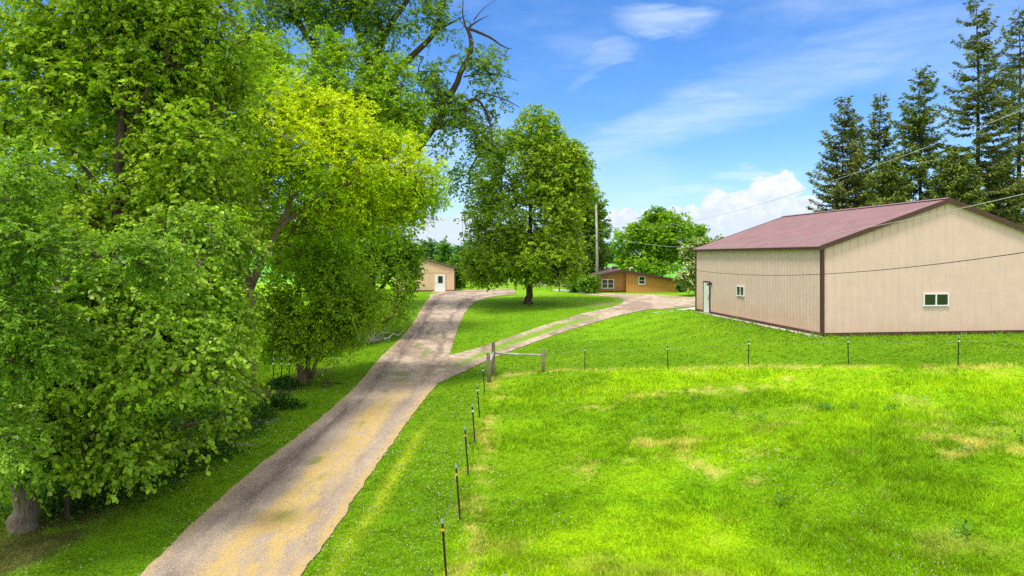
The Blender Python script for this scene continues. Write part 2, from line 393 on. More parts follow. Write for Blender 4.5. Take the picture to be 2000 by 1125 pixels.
# ------------------------------------------------------------------ grass (stuff)
def in_poly(x, y, P):
    c = np.zeros(len(x), bool); n = len(P)
    for k in range(n):
        x0, y0 = P[k]; x1, y1 = P[(k+1) % n]
        if y0 == y1: continue
        m = (y0 > y) != (y1 > y); c ^= m & (x < (x1-x0)*(y-y0)/(y1-y0)+x0)
    return c
ROADS = [np.concatenate([L[::6], L[-1:], R[-1:], R[::-1][::6]]) for L, R in ((DL, DR), (BLn, BRn), (YLn, YRn))]
def on_road(x, y, fuzz, r):
    a = x+r.normal(0, fuzz, len(x))+(fbm2(x*1.7, y*1.7, 93, 4)-.5)*fuzz*7; b = y+r.normal(0, fuzz, len(x)); c = np.zeros(len(x), bool)
    for P in ROADS: c |= in_poly(a, b, P)
    return c
def make_grass(n, d0, d1, seed, hmul=1.0, name='grass'):
    r = np.random.default_rng(seed)
    v = r.uniform(1/d1, 1/d0, n); d = 1/v; u = r.uniform(-1.35, 1.35, n); x = u*d; y = d
    keep = ~on_road(x, y, .13, r)
    keep &= r.random(n) < np.clip(1.25-np.maximum(np.abs(u)-.80, 0)*2.2, .12, 1)
    ob = np.argsort(BRn[:,0]); oa = np.argsort(BLn[:,0]); yf_ = np.interp(x, BLn[oa,0], BLn[oa,1]); yn_ = np.interp(x, BRn[ob,0], BRn[ob,1])
    ub = (yf_-y)/np.maximum(yf_-yn_, .1); keep |= (np.abs(ub-.47) < .13) & (x > -2.6) & (x < 7.5) & (fbm2(x*.6, y*.6, 46, 3) > .34) & (r.random(n) < .7)
    lx = (x-BO[0])*BU[0]+(y-BO[1])*BU[1]; ly = (x-BO[0])*BV[0]+(y-BO[1])*BV[1]
    keep &= ~((lx > -.42) & (ly > -.05))
    x, y = x[keep], y[keep]; n = len(x); d = y
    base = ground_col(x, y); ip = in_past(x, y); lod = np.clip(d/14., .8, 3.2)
    dry = np.clip((base[:,0]/np.maximum(base[:,1], 1e-3)-.7)*2, 0, 1)
    K = 3
    N = n*K; rp = lambda a: np.repeat(a, K, axis=0)
    bz_ = np.where((lx[keep] > -.6), np.exp(-np.abs(ly[keep]+.1)/.16), 0)+np.where((ly[keep] > -.3) & (ly[keep] < BL), np.exp(-np.abs(lx[keep]+.46)/.12), 0)
    fl = ip*np.exp(-((y-fence_y(x))/.22)**2)+np.exp(-((x+1.15)/.16)**2)*ip
    tall = .036+.10*bz_+.07*fl+.075*ip*sstep(.35, .7, fbm2(x/2.2, y/2.2, 25, 3)) + .045*sstep(-9, -12, x)
    h = rp(tall)*r.uniform(.5, 1.35, N)*np.sqrt(rp(lod))*hmul*(1-.45*rp(dry)); w = .0085*rp(lod)*r.uniform(.7, 1.4, N)
    a = r.uniform(0, 2*math.pi, N); lean = r.uniform(.15, 1.1, N)*h; b = r.uniform(0, 2*math.pi, N)
    bx = rp(x)+r.normal(0, .022, N)*rp(lod); by = rp(y)+r.normal(0, .022, N)*rp(lod); bz = zg(bx, by)-.004
    V = np.zeros((N, 3, 3)); 
    V[:,0] = np.stack([bx-np.cos(a)*w, by-np.sin(a)*w, bz], 1); V[:,1] = np.stack([bx+np.cos(a)*w, by+np.sin(a)*w, bz], 1)
    V[:,2] = np.stack([bx+np.cos(b)*lean, by+np.sin(b)*lean, bz+h], 1)
    cl_ = .72+.56*noise2(x*3.1, y*3.1, 15); c = rp(base*cl_[:,None])*r.uniform(.6, 1.5, (N,1)); yel = (r.random(N) < .14)
    c[yel] = c[yel]*np.array([1.6, 1.12, 1.2]); c = np.repeat(np.clip(c, 0, .8), 3, 0)
    o = link(name, np_mesh(name, V.reshape(-1, 3), np.arange(N*3).reshape(-1, 3), c), M['blade'])
    tag(o, 'short green grass covering the lawn and pasture', 'grass', None, 'stuff')
make_grass(600000, 8.3, 75, 5)
def stones(n, seed):
    r = np.random.default_rng(seed); d = 1/r.uniform(1/60., 1/10., n); x = r.uniform(-.62, .42, n)*d; y = d
    k = np.zeros(n, bool)
    for P in ROADS: k |= in_poly(x+r.normal(0, .06, n), y+r.normal(0, .06, n), P)
    ud = (x-np.interp(y, DL[:,1], DL[:,0]))/(np.interp(y, DR[:,1], DR[:,0])-np.interp(y, DL[:,1], DL[:,0]))
    k &= r.random(n) > .8*np.exp(-((ud-.60)/.21)**4)*(y < 32)
    x, y = x[k], y[k]; n = len(x); s_ = .016*np.clip(y/14., .9, 2.6)*r.uniform(.4, 1.5, n)
    ang = r.uniform(0, 6.28, n); O = np.array([(1,0,0),(.2,.9,0),(-.9,.3,0),(-.3,-1,0),(0.1,0,.7)])
    ox = O[None,:,0]*np.cos(ang)[:,None]-O[None,:,1]*np.sin(ang)[:,None]; oy = O[None,:,0]*np.sin(ang)[:,None]+O[None,:,1]*np.cos(ang)[:,None]
    V = np.stack([x[:,None]+ox*s_[:,None], y[:,None]+oy*s_[:,None], zg(x, y)[:,None]+.028+O[None,:,2]*s_[:,None]*r.uniform(.5, 1.2, n)[:,None]], -1)
    T_ = np.array([(0,1,4),(1,2,4),(2,3,4),(3,0,4)]); c = lerp(np.array([[.20,.15,.105]]), np.array([[.58,.47,.37]]), r.random(n)**1.6)
    o = link('loose_gravel', np_mesh('loose_gravel', V.reshape(-1,3), (T_[None]+np.arange(n)[:,None,None]*5).reshape(-1,3), np.repeat(c, 5, 0)), M['stone'])
    tag(o, 'loose stones scattered over the gravel drive and side track', 'gravel', None, 'stuff')
stones(70000, 19)
# white clover heads
r = np.random.default_rng(9); n = 9000
d = 1/r.uniform(1/70., 1/10., n); x = r.uniform(-.8, .8, n)*d; y = d
k = (fbm2(x/2.2, y/2.2, 27, 3) > .52) & ((x > -9.2) | (y > 40)) & ~on_road(x, y, .1, r) & ((x < -1.2) | (fbm2(x/3, y/3, 28, 2) > .55)) & ~(((x-BO[0])*BU[0]+(y-BO[1])*BU[1] > -.5) & ((x-BO[0])*BV[0]+(y-BO[1])*BV[1] > -.2))
x, y = x[k], y[k]; n = len(x); z = zg(x, y)+.07; s = .011*np.clip(y/13., 1, 3.)*r.uniform(.6, 1.3, n)
O = np.array([(1,0,0),(0,1,0),(-1,0,0),(0,-1,0),(0,0,1),(0,0,-1)])
V = np.stack([x,y,z], 1)[:,None]+O[None]*s[:,None,None]
T = np.array([(0,1,4),(1,2,4),(2,3,4),(3,0,4),(1,0,5),(2,1,5),(3,2,5),(0,3,5)])
me = np_mesh('clover_flowers', V.reshape(-1,3), (T[None]+np.arange(n)[:,None,None]*6).reshape(-1,3), np.tile([[.75,.74,.66]], (n*6,1)))
tag(link('clover_flowers', me, M['blade']), 'tiny white clover heads scattered through the lawn', 'clover', None, 'stuff')

# ------------------------------------------------------------------ leaves and trees
def unit(v): return v/np.maximum(np.linalg.norm(v, axis=-1, keepdims=True), 1e-9)
def leaf_mesh(name, P, A, Nn, size, asp, col, hexa=False, fold=.18):
    """P base points, A axis, Nn normals (n x 3), size n"""
    A = unit(A); S_ = unit(np.cross(A, Nn)); Nn = np.cross(S_, A); s = size[:,None]; n = len(P)
    if hexa:
        pts = [P, P+A*s*.30+S_*s*asp*.47+Nn*s*fold*.5, P+A*s*.68+S_*s*asp*.36+Nn*s*fold*.4, P+A*s-Nn*s*.10, P+A*s*.68-S_*s*asp*.36+Nn*s*fold*.4, P+A*s*.30-S_*s*asp*.47+Nn*s*fold*.5]
        T = np.array([(0,1,2,3),(0,3,4,5)]); k = 6
    else:
        pts = [P, P+A*s*.45+S_*s*asp*.5+Nn*s*fold*.5, P+A*s, P+A*s*.45-S_*s*asp*.5+Nn*s*fold*.5]
        T = np.array([(0,1,2),(0,2,3)]); k = 4
    V = np.stack(pts, 1).reshape(-1, 3); Fc = (T[None]+np.arange(n)[:,None,None]*k).reshape(-1, T.shape[1])
    return np_mesh(name, V, Fc, np.repeat(col, k, 0))
def Bp(px, py, rx, ry, d, rd=None, w=1.0):
    c = at(px, py, d); sx = rx*d/F; sz = ry*d/F
    return (c, np.array([sx, rd if rd else (sx+sz)/2, sz]), w)
def sample_clusters(blobs, n, rng, shell=.5, gap=.42, gs=.7, seed=1, zmin=.7):
    vol = np.array([np.prod(b[1])**.75*b[2] for b in blobs]); vol /= vol.sum(); P = []; O_ = []
    while sum(map(len, P)) < n:
        k = rng.choice(len(blobs), n, p=vol); u = unit(rng.normal(size=(n, 3))); rr = rng.random(n)**shell
        C = np.array([b[0] for b in blobs])[k]; R_ = np.array([b[1] for b in blobs])[k]
        q = C+u*R_*rr[:,None]; keep = noise3(q*gs, seed) > gap*rng.uniform(.75, 1.25, n)
        keep &= q[:,2] > zg(q[:,0], q[:,1])+zmin
        P.append(q[keep]); O_.append(u[keep])
    return np.concatenate(P)[:n], np.concatenate(O_)[:n]
def skeleton(trunks, P, step, rng, r_tip, exp=.42, sag=.12):
    """trunks: list of polylines [(x,y,z,r)...]; returns MB of limbs"""
    mb = MB(); nodes = []; par = []; trk = []; rad = []
    for tl in trunks:
        tl = [np.array(t, float) for t in tl]; fine = []
        for a, b in zip(tl[:-1], tl[1:]):
            m = max(2, int(np.linalg.norm(b[:3]-a[:3])/(step*.6)))
            for j in range(m): fine.append(a+(b-a)*j/m)
        fine.append(tl[-1]); fine = np.array(fine)
        for _ in range(3): fine[1:-1] = fine[1:-1]*.5+(fine[:-2]+fine[2:])*.25
        wob = fine[:,3:4]*.35; fine[1:,:3] += rng.normal(size=(len(fine)-1, 3))*wob[1:]*.5
        big = fine[0,3] > .05
        mb.tube(fine[:,:3], list(fine[:,3]), 12 if fine[0,3] > .15 else 7, True, .05)
        for q in fine[len(fine)//5:]:
            nodes.append(q[:3]); par.append(-1); rad.append(q[3]); trk.append(True)
    nodes = [np.array(q) for q in nodes]; T = np.array(nodes)
    dist = np.min(np.linalg.norm(P[:,None]-T[None], axis=2), axis=1); order = np.argsort(dist)
    cap = len(nodes)+len(P)*6+50; A = np.zeros((cap, 3)); A[:len(nodes)] = T; cnt = len(nodes); w = np.zeros(cap); par = par+[-1]*(cap-len(par))
    for q in order:
        p = P[q]; dv = p-A[:cnt]; dd = np.linalg.norm(dv, axis=1)+np.maximum(-dv[:,2], 0)*.6
        k = int(np.argmin(dd)); L = np.linalg.norm(p-A[k]); m = max(1, min(6, int(L/step))); last = k
        bow = np.array([0,0,sag*L])+rng.normal(size=3)*L*.07
        for j in range(1, m+1):
            if cnt >= cap: break
            t = j/m; A[cnt] = A[k]*(1-t)+p*t+bow*math.sin(math.pi*t) if j < m else p
            par[cnt] = last; last = cnt; cnt += 1
    w[:cnt] = 1.0
    n0 = len(T)
    for k in range(cnt-1, n0-1, -1): w[par[k]] += w[k] if par[k] >= n0 else 0
    for k in range(n0, cnt):
        a, b = A[par[k]], A[k]; ra = r_tip*w[par[k]]**exp if par[k] >= n0 else r_tip*(w[k]*1.25)**exp; rb = r_tip*w[k]**exp
        if rb < r_tip*.5: continue
        mb.tube([a, b], [min(ra, r_tip*w[k]**exp*1.3), rb], 5 if rb > r_tip*2 else 4, False)
    return mb
def tree(name, label, base, trunks, blobs, bark, n, twigs, tl, per, size, asp, cols, rng_seed, mat='leaf', droop=.35, leafdroop=.5, shell=.5,
         gap=.42, gs=.7, hexa=False, r_tip=.008, step=.6, accent=None, tipcol=None, group=None, upn=.9, cat='tree', zmin=.7, sag=.12, exp=.42):
    rng = np.random.default_rng(rng_seed); bz = float(zg(*base)); root = thing(name, label, cat, (base[0], base[1], bz), 0, group)
    off = np.array([base[0], base[1], bz])
    P, O_ = sample_clusters(blobs, n, rng, shell, gap, gs, rng_seed, zmin)
    mb = skeleton(trunks, P, step, rng, r_tip, exp, sag); mb.v = [tuple(np.array(v)-off) for v in mb.v]
    mb.build('trunk', bark, root, True)
    C = np.repeat(P, twigs, 0); OO = np.repeat(O_, twigs, 0); Nt = len(C)
    D = unit(OO*.6+unit(rng.normal(size=(Nt,3)))*.9+np.array([0,0,.15])); L = tl*rng.uniform(.6, 1.3, Nt)
    B0 = C+rng.normal(size=(Nt,3))*tl*.35
    t = np.tile(np.linspace(.08, 1, per), Nt)+rng.normal(size=Nt*per)*.05; rp = lambda a: np.repeat(a, per, 0)
    Dp, Lp = rp(D), rp(L); pos = rp(B0)+Dp*(Lp*t)[:,None]; pos[:,2] -= droop*Lp*t*t
    N = len(pos); side = unit(np.cross(Dp, np.array([0,0,1.])+rng.normal(size=(N,3))*.3)); sg = np.where(np.tile(np.arange(per), Nt) % 2, 1., -1.)[:,None]
    ax = Dp*.55+side*sg*.8+rng.normal(size=(N,3))*.35; ax[:,2] -= leafdroop
    nr = np.array([0,0,1.])*upn+rng.normal(size=(N,3))*.55+Dp*.15
    s = size*rng.uniform(.45, 1.42, N)
    # colour: clump to clump and leaf to leaf variation
    cl = noise3(P*.9, rng_seed+5)*.5+rng.random(n)*.5; cl = rp(np.repeat(cl, twigs))
    m = np.clip(cl*.75+rng.random(N)*.5-.10, 0, 1.12)**1.15; c = lerp(np.array([cols[0]]), np.array([cols[1]]), m)
    if tipcol is not None:
        top = rp(np.repeat(tipcol[1](P, O_), twigs)); tt = np.clip(top*(.35+.65*t)*rng.uniform(.6, 1.3, N), 0, 1); c = lerp(c, np.array([tipcol[0]]), tt)
    if accent is not None:
        q = rng.random(N) < accent[1]; c[q] = np.array(accent[0])*rng.uniform(.8, 1.15, (q.sum(),1)); 
    c *= rng.uniform(.82, 1.18, (N,1)); k = pos[:,2] > zg(pos[:,0], pos[:,1])+.12
    me = leaf_mesh('crown', (pos-off)[k], ax[k], nr[k], s[k], asp, c[k], hexa)
    link('crown', me, M[mat], root)
    return root
def T(px, py, d, r): a = at(px, py, d); return (*a, r)
def trunk0(x, y, r, flare=1.35): z = float(zg(x, y)); return [(x, y, z-.25, r*flare*1.15), (x, y, z+.12, r*flare), (x, y, z+.7, r)]

# A: linden in front
tree('linden_tree', 'broad-leaved linden tree nearest the camera, thick pale trunk low beside the gravel drive', (-10.75,15.0),
     [trunk0(-10.72,15,.24,1.22)+[(-10.7,15.1,2.6,.24),(-10.4,15.4,4.6,.17),(-10.2,15.8,6.6,.06)],
      [(-10.7,15.1,2.2,.12),(-9.6,15.8,3.2,.08),(-8.2,16.3,3.6,.04)], [(-10.5,15.3,4,.12),(-9.2,16.5,5.4,.07),(-7.9,17.5,5.8,.04)], [(-10.5,15.3,3.5,.12),(-12,15.8,5,.07)]],
     [Bp(330,715,140,120,16.5,2.2,1.2), Bp(130,690,140,140,15.6,2), Bp(250,850,170,50,15.8,1.5), Bp(405,640,75,110,18,2), Bp(220,560,230,100,17.5,2.2,1.2),
      Bp(60,850,80,60,14.4,1), Bp(320,815,130,70,16.3,1.5), Bp(425,770,55,55,17.5,1.3), Bp(110,880,80,40,14.8,1), Bp(390,480,100,80,19,2)],
     M['bark'], 2100, 4, .42, 11, .108, .82, [(.060,.165,.009),(.46,.71,.036)], 101, 'leaf_gloss', .45, .75, .42, .40, .8, True, .007, .5,
     accent=((.42,.46,.10), .045), upn=.7, sag=.08)
# slim sapling stem beside it
tree('sapling', 'slim dark-stemmed sapling just behind the thick linden trunk', (-10.15,15.6), [trunk0(-10.15,15.6,.05,1.2)+[(-10.1,15.7,2.2,.045),(-10.0,15.8,3.4,.02)]],
     [((-10.0,15.8,3.2),np.array([.6,.6,.6]),1)], M['bark_dark'], 26, 3, .25, 8, .11, .85, [(.02,.08,.006),(.11,.27,.016)], 102, 'leaf_gloss', hexa=True, gap=.2, r_tip=.005, step=.4)
# B: tall linden
tree('linden_tree', 'tall linden tree with dark upright trunk filling the upper left behind the front linden', (-11.9,20.6),
     [trunk0(-11.9,20.6,.26)+[(-12,20.7,5,.23),T(228,420,20.4,.17),T(236,250,20.5,.13),T(252,60,21.2,.08),T(265,-90,22,.03)],
      [T(236,300,20.5,.08),T(290,160,20.6,.05),T(330,110,20.8,.03)], [T(230,400,20.4,.09),T(160,330,20.4,.06),T(100,200,20.6,.03)], [T(232,370,20.4,.09),T(330,270,20.9,.05),T(420,220,21.8,.04)],
      [T(225,430,20.8,.1),T(130,420,20.4,.06),T(60,390,20,.03)]],
     [Bp(240,330,210,150,22.6,2.6,1.2), Bp(120,190,150,130,21.6,2.4), Bp(330,130,150,130,22.6,2.6,1.2), Bp(110,320,90,90,20,1.4,.6), Bp(360,310,100,110,20.5,1.5,.7), Bp(200,150,110,70,20.4,1.1,.4), Bp(290,400,90,60,20,1.2,.5), Bp(420,260,80,120,22.5,2), Bp(250,0,250,90,22,2.8), Bp(60,400,120,120,20,2), Bp(400,420,90,100,23,2.2), Bp(430,90,70,80,23,2), Bp(60,80,70,40,21,1.4,.5), Bp(90,430,110,70,19.5,1.8), Bp(200,440,110,60,20,1.8)],
     M['bark_dark'], 2700, 4, .46, 10, .125, .82, [(.070,.180,.010),(.52,.72,.036)], 103, 'leaf', .4, .6, .45, .43, .6, True, .008, .6, accent=((.40,.46,.06), .05), upn=.75)
# C: silver maple near left edge
tree('silver_maple_tree', 'silver maple with pale lobed leaves hanging in from the left edge over the linden', (-14.2,11.0),
     [trunk0(-14.2,11,.22)+[(-14,11.1,4,.2),(-13.5,11.3,7.5,.14),(-13,11.5,10,.06)], [(-13.9,11.1,5,.1),(-11.5,12,6.4,.06),(-9.5,12.8,6.2,.03)], [(-14,11.1,3.4,.09),(-12,11.8,4,.05),(-10.9,12.2,3.9,.03)]],
     [Bp(20,350,70,60,12.8,1.1), Bp(50,480,95,60,12.8,1.1), Bp(250,500,110,36,13.5,.7), Bp(60,690,90,110,13,.9), Bp(10,600,60,90,12.5,.9), Bp(20,860,50,70,12.8,.7), Bp(330,540,50,22,13.8,.5), Bp(130,760,50,40,13.2,.6)],
     M['bark'], 700, 4, .32, 12, .082, .58, [(.09,.22,.014),(.40,.63,.055)], 104, 'leaf', .3, .35, .5, .42, .9, True, .006, .5, accent=((.34,.46,.20), .04), upn=1.0)
# D: yellow-topped box elder
def dtip(P, O_):
    a = np.clip((P[:,2]-6.5)/5.0, 0, 1)*.55+np.clip(O_[:,2], 0, 1)*.5; return np.clip(a*sstep(.25, .6, noise3(P*.55, 8))*1.7, 0, 1)
tree('box_elder_tree', 'forked box elder with bright yellow-green top leaning over the drive', (-10.2,26.7),
     [trunk0(-10.2,26.7,.20)+[T(490,640,26.9,.18),T(489,560,27,.17)], [T(489,565,27,.14),T(476,500,27,.11),T(462,430,27.2,.08),T(430,300,27.6,.04)],
      [T(489,565,27,.15),T(510,510,27.2,.13),T(545,440,27.8,.11),T(600,400,28.6,.09),T(700,350,29.8,.06),T(790,330,31,.03)], [T(545,440,27.8,.09),T(600,330,28.5,.06),T(640,250,29.5,.03)], [T(476,490,27,.07),T(520,380,27.6,.05),T(540,250,29,.03)]],
     [Bp(620,330,150,100,29.5,2.6,1.3), Bp(760,340,100,70,31,2.4,1.1), Bp(510,280,90,110,28.5,2.2), Bp(670,250,100,65,31,2.4), Bp(570,190,80,50,30.5,2), Bp(480,380,60,60,28.5,1.6), Bp(640,430,100,40,30,2), Bp(800,390,60,40,32,1.8), Bp(470,190,60,60,29,1.8), Bp(760,270,60,40,32,1.8), Bp(850,340,25,40,32.5,1.0), Bp(445,440,55,75,29.5,1.4), Bp(450,330,50,70,28.5,1.6), Bp(560,480,60,40,31,1.4), Bp(700,425,140,50,30.5,2.2), Bp(830,370,40,40,32,1.5), Bp(480,300,60,90,29.5,2)],
     M['bark_tan'], 2500, 4, .50, 10, .145, .48, [(.160,.350,.006),(.50,.72,.010)], 105, 'leaf', .45, .55, .42, .41, .55, False, .009, .6, tipcol=((.74,.82,.008), dtip), upn=.9)
# E: small multi-stem box elder
tree('box_elder_tree', 'smaller multi-stemmed box elder with a low spreading crown beside the drive', (-9.85,32.0),
     [trunk0(-9.85,32,.18)+[T(575,700,32,.12),T(560,640,32.2,.09)], [(-9.7,32.1,.2,.15),T(603,690,32.3,.11),T(610,600,32.6,.08),T(640,520,33,.04)], [(-9.5,32.2,.2,.12),T(622,690,32.6,.08),T(650,640,33,.07),T(720,580,33.6,.03)]],
     [Bp(630,600,110,75,32.5,2.2,1.2), Bp(700,530,95,65,34,2.2), Bp(560,620,70,55,31.8,1.7), Bp(740,590,65,55,34.5,1.8), Bp(600,520,80,60,33,2), Bp(690,640,70,35,33,1.4), Bp(545,670,45,25,31.6,1.0), Bp(610,675,75,28,31.2,1.1), Bp(560,640,60,40,31,1.2), Bp(690,600,70,55,32,1.8), Bp(770,640,35,22,33,.9), Bp(530,590,40,35,31.2,1.0), Bp(640,520,60,40,31,1.2), Bp(745,520,50,40,32.5,1.2)],
     M['bark_tan'], 1500, 4, .46, 8, .165, .50, [(.12,.28,.012),(.54,.76,.026)], 106, 'leaf', .4, .5, .45, .46, .75, False, .009, .6, upn=.95, zmin=1.2)
# H: dark maple behind it
tree('maple_tree', 'dark green maple behind the low box elder, branches nearly touching the drive verge', (-9.6,46.5),
     [trunk0(-9.6,46.5,.28)+[(-9.6,46.6,5,.24),(-9.4,46.8,9,.16),(-9.3,47,13,.06)], [(-9.6,46.6,3,.14),(-7.9,46.2,5,.08),(-6.8,46.4,6,.03)], [(-9.6,46.6,4,.14),(-12,45,7,.08)]],
     [Bp(740,470,85,95,46,3.2,1.2), Bp(766,560,42,55,46.5,2), Bp(600,480,80,85,42,2.5), Bp(782,440,42,55,47,2.2), Bp(690,380,90,70,46,3), Bp(760,610,40,35,46,1.5), Bp(680,560,60,60,46,2.5), Bp(796,500,18,60,47,1.5)],
     M['bark_dark'], 1300, 4, .6, 8, .21, .8, [(.08,.21,.012),(.36,.58,.026)], 107, 'leaf', .4, .6, .45, .40, .5, False, .012, .9, upn=.9, zmin=1.0)
# F: mid green maple above
tree('maple_tree', 'rounded mid-green maple rising just behind the yellow box elder top', (-11.5,44.0),
     [trunk0(-11.5,44,.3)+[(-11.5,44.2,8,.25),(-11.4,44.5,13,.16),(-11.2,45,19,.05)], [(-11.5,44.2,9,.15),(-9,45,13,.09),(-7.5,46,15,.04)], [(-11.5,44.2,9,.15),(-14,44,14,.09),(-15,44,17,.03)]],
     [Bp(640,170,100,60,45,3.2), Bp(750,210,85,65,46,3.2), Bp(560,160,80,60,44,3), Bp(700,130,60,45,46,2.4), Bp(790,245,42,40,47,2), Bp(500,130,70,50,44,2.6), Bp(630,100,40,40,45,2), Bp(770,140,30,40,46,1.6), Bp(560,100,40,30,45,1.6), Bp(660,270,130,80,45,3)],
     M['bark_dark'], 1500, 4, .55, 8, .22, .6, [(.13,.28,.009),(.42,.62,.018)], 108, 'leaf', .4, .5, .42, .41, .5, False, .011, .9, upn=.9)
# G: cottonwood
g = 56.
cw = [trunk0(-12.6,57.,.62)+[(-12.6,57,8,.55),(-12.4,57,12,.5)],
      [(-12.4,57,9,.45),T(770,350,g,.42),T(830,270,g,.36),T(870,215,g,.30),T(880,190,g,.26),T(905,125,g,.22),T(927,103,g,.2),T(916,62,g,.16),T(912,55,g,.13)],
      [T(912,55,g,.13),T(945,65,g,.11),T(970,80,g,.09),T(985,95,g,.06),T(1000,95,g,.02)], [T(913,58,g,.11),T(925,42,g,.07),T(955,30,g,.02)], [T(913,60,g,.10),T(902,40,g,.06),T(905,-10,g,.03)], [T(925,40,g,.05),T(945,12,g,.03),T(968,0,g,.015)],
      [(-12.4,57,11,.42),T(700,250,g,.36),T(780,130,g,.27),T(820,95,g,.23),T(855,60,g,.19),T(862,30,g,.13),T(880,-40,g,.05)], [T(855,58,g,.12),T(890,40,g,.07),T(910,30,g,.03)],
      [(-12.4,57,12,.42),T(700,220,g,.36),T(735,105,g,.29),T(750,62,g,.26),T(785,20,g,.22),T(800,-10,g,.18),T(830,-90,g,.06)], [T(747,62,g,.18),T(728,10,g,.13),T(715,-60,g,.05)],
      [T(715,190,g,.3),T(722,105,g,.23),T(705,68,g,.21),T(684,42,g,.19),T(688,5,g,.15),T(700,-50,g,.05)],
      [(-13,57,12,.4),T(620,200,g,.34),T(612,75,g,.26),T(585,50,g,.24),T(565,20,g,.17),T(550,-40,g,.06)], [T(585,50,g,.13),T(590,10,g,.1),T(600,-50,g,.04)],
      [(-13,57,12,.36),T(560,180,g,.3),T(490,80,g,.21),T(455,45,g,.17),T(425,8,g,.1),T(400,-30,g,.05)],
      [T(850,250,g,.22),T(885,240,g,.2),T(915,200,g,.16),T(930,180,g,.10),T(960,235,g,.09),T(962,290,g,.05)], [T(930,180,g,.08),T(985,190,g,.06),T(1015,210,g,.02)], [T(905,150,g,.07),T(960,140,g,.05),T(1013,158,g,.015)]]
tree('cottonwood_tree', 'very tall sparse cottonwood with bare twisting dark limbs against the sky', (-12.6,57.), cw,
     [Bp(480,40,100,70,g,3), Bp(620,30,110,70,g,3.2), Bp(730,50,75,75,g,3), Bp(855,45,60,55,g,2.6,.7), Bp(935,130,70,40,g,2.4,.6), Bp(880,190,75,75,g,3), Bp(950,190,45,50,g,2.2), Bp(900,290,60,60,g,2.6), Bp(893,365,35,40,g,2), Bp(985,110,35,30,g,1.6,.5), Bp(700,-60,250,70,g,4), Bp(840,140,40,40,g,2,.4), Bp(935,260,30,50,g,1.6,.6), Bp(905,430,18,40,g,1.2,.3)],
     M['bark_dark'], 2400, 3, .7, 7, .22, .75, [(.080,.180,.016),(.290,.450,.034)], 109, 'leaf', .3, .5, .6, .46, .45, False, .014, 1.1, upn=.5, sag=.05)
tree('maple_tree', 'leafy maple filling the gap behind the tall linden and the box elder fork', (-17.,38.),
     [trunk0(-17,38,.28)+[(-17,38.2,6,.22),(-16.8,38.3,12,.12),(-16.8,38.4,17,.04)]],
     [Bp(420,300,90,110,38,3), Bp(470,430,70,90,38,2.6), Bp(340,400,90,100,38,3), Bp(400,180,70,80,38,2.6), Bp(400,520,110,80,38,2.6), Bp(520,480,60,70,39,2.2)],
     M['bark_dark'], 1300, 4, .6, 9, .19, .75, [(.07,.19,.010),(.34,.56,.022)], 115, 'leaf', .4, .5, .45, .38, .5, False, .011, .9, upn=.9)
tree('maple_tree', 'leafy maple at the far left seen through gaps in the front linden', (-22.,31.),
     [trunk0(-22,31,.28)+[(-22,31.2,6,.22),(-21.8,31.3,12,.12),(-21.8,31.4,17,.04)]],
     [Bp(80,320,120,120,31,3), Bp(220,400,110,110,31,2.8), Bp(60,470,130,100,31,2.8), Bp(230,260,80,80,32,2.4), Bp(180,560,160,80,31,2.6)],
     M['bark_dark'], 1200, 4, .6, 9, .19, .75, [(.06,.17,.010),(.30,.50,.022)], 116, 'leaf', .4, .5, .45, .38, .5, False, .011, .9, upn=.9)
# I: centre tree on the island
ci = hit(1033, 594); dI = ci[1]
def BI(px, py, rx, ry, rd=None, dd=0, w=1.): return Bp(px, py, rx, ry, dI+dd, rd, w)
tree('shade_maple_tree', 'broad rounded shade tree standing alone on the grass island', ci,
     [trunk0(ci[0],ci[1],.30,1.3)+[(ci[0],ci[1],3.4,.28),(ci[0]+.1,ci[1],7,.22),(ci[0]+.2,ci[1],12,.14),(ci[0]+.2,ci[1],18,.04)],
      [(ci[0],ci[1],3.2,.15),(ci[0]-3,ci[1]-1,5,.08),(ci[0]-5,ci[1]-1.5,5.5,.03)], [(ci[0],ci[1],3.3,.15),(ci[0]+3,ci[1]-1,5.2,.08),(ci[0]+5,ci[1]-1.5,5.6,.03)], [(ci[0],ci[1],3.8,.14),(ci[0],ci[1]-3,6,.07)]],
     [BI(1048,262,42,52), BI(1005,330,78,68), BI(1080,332,66,68), BI(1128,322,34,40,2.2), BI(1136,372,30,36,2.0), BI(1030,425,108,85,5), BI(978,480,72,62,3.6), BI(1075,482,66,55,3.6), BI(1108,395,36,60), BI(940,420,36,70), BI(1048,230,20,28), BI(1083,272,24,28), BI(1020,502,98,45,4.5,-1.5), BI(1108,310,24,28,1.5), BI(985,280,28,32,1.6), BI(1130,350,16,28,1.3), BI(935,505,28,42,2), BI(1112,512,24,34,2), BI(955,522,52,32,3), BI(1085,522,46,30,3)],
     M['bark_dark'], 3900, 4, .55, 9, .21, .8, [(.095,.210,.016),(.54,.74,.042)], 110, 'leaf', .35, .5, .34, .35, .55, False, .014, 1.0, upn=.9, zmin=1.55)
# J: dark tree behind
tree('maple_tree', 'darker tree right behind the island shade tree, beside the utility pole', (10.6,88.),
     [trunk0(10.6,88,.3)+[(10.6,88,6,.25),(10.5,88,14,.08)]],
     [Bp(1140,400,42,45,88,2.8), Bp(1150,450,40,55,88,2.8), Bp(1135,500,40,40,88,2.6), Bp(1170,395,16,24,88,1.2), Bp(1170,480,22,40,88,1.6)],
     M['bark_dark'], 700, 4, .6, 7, .32, .8, [(.055,.15,.016),(.27,.44,.03)], 111, 'leaf', .3, .5, .4, .40, .5, False, .015, 1.0)
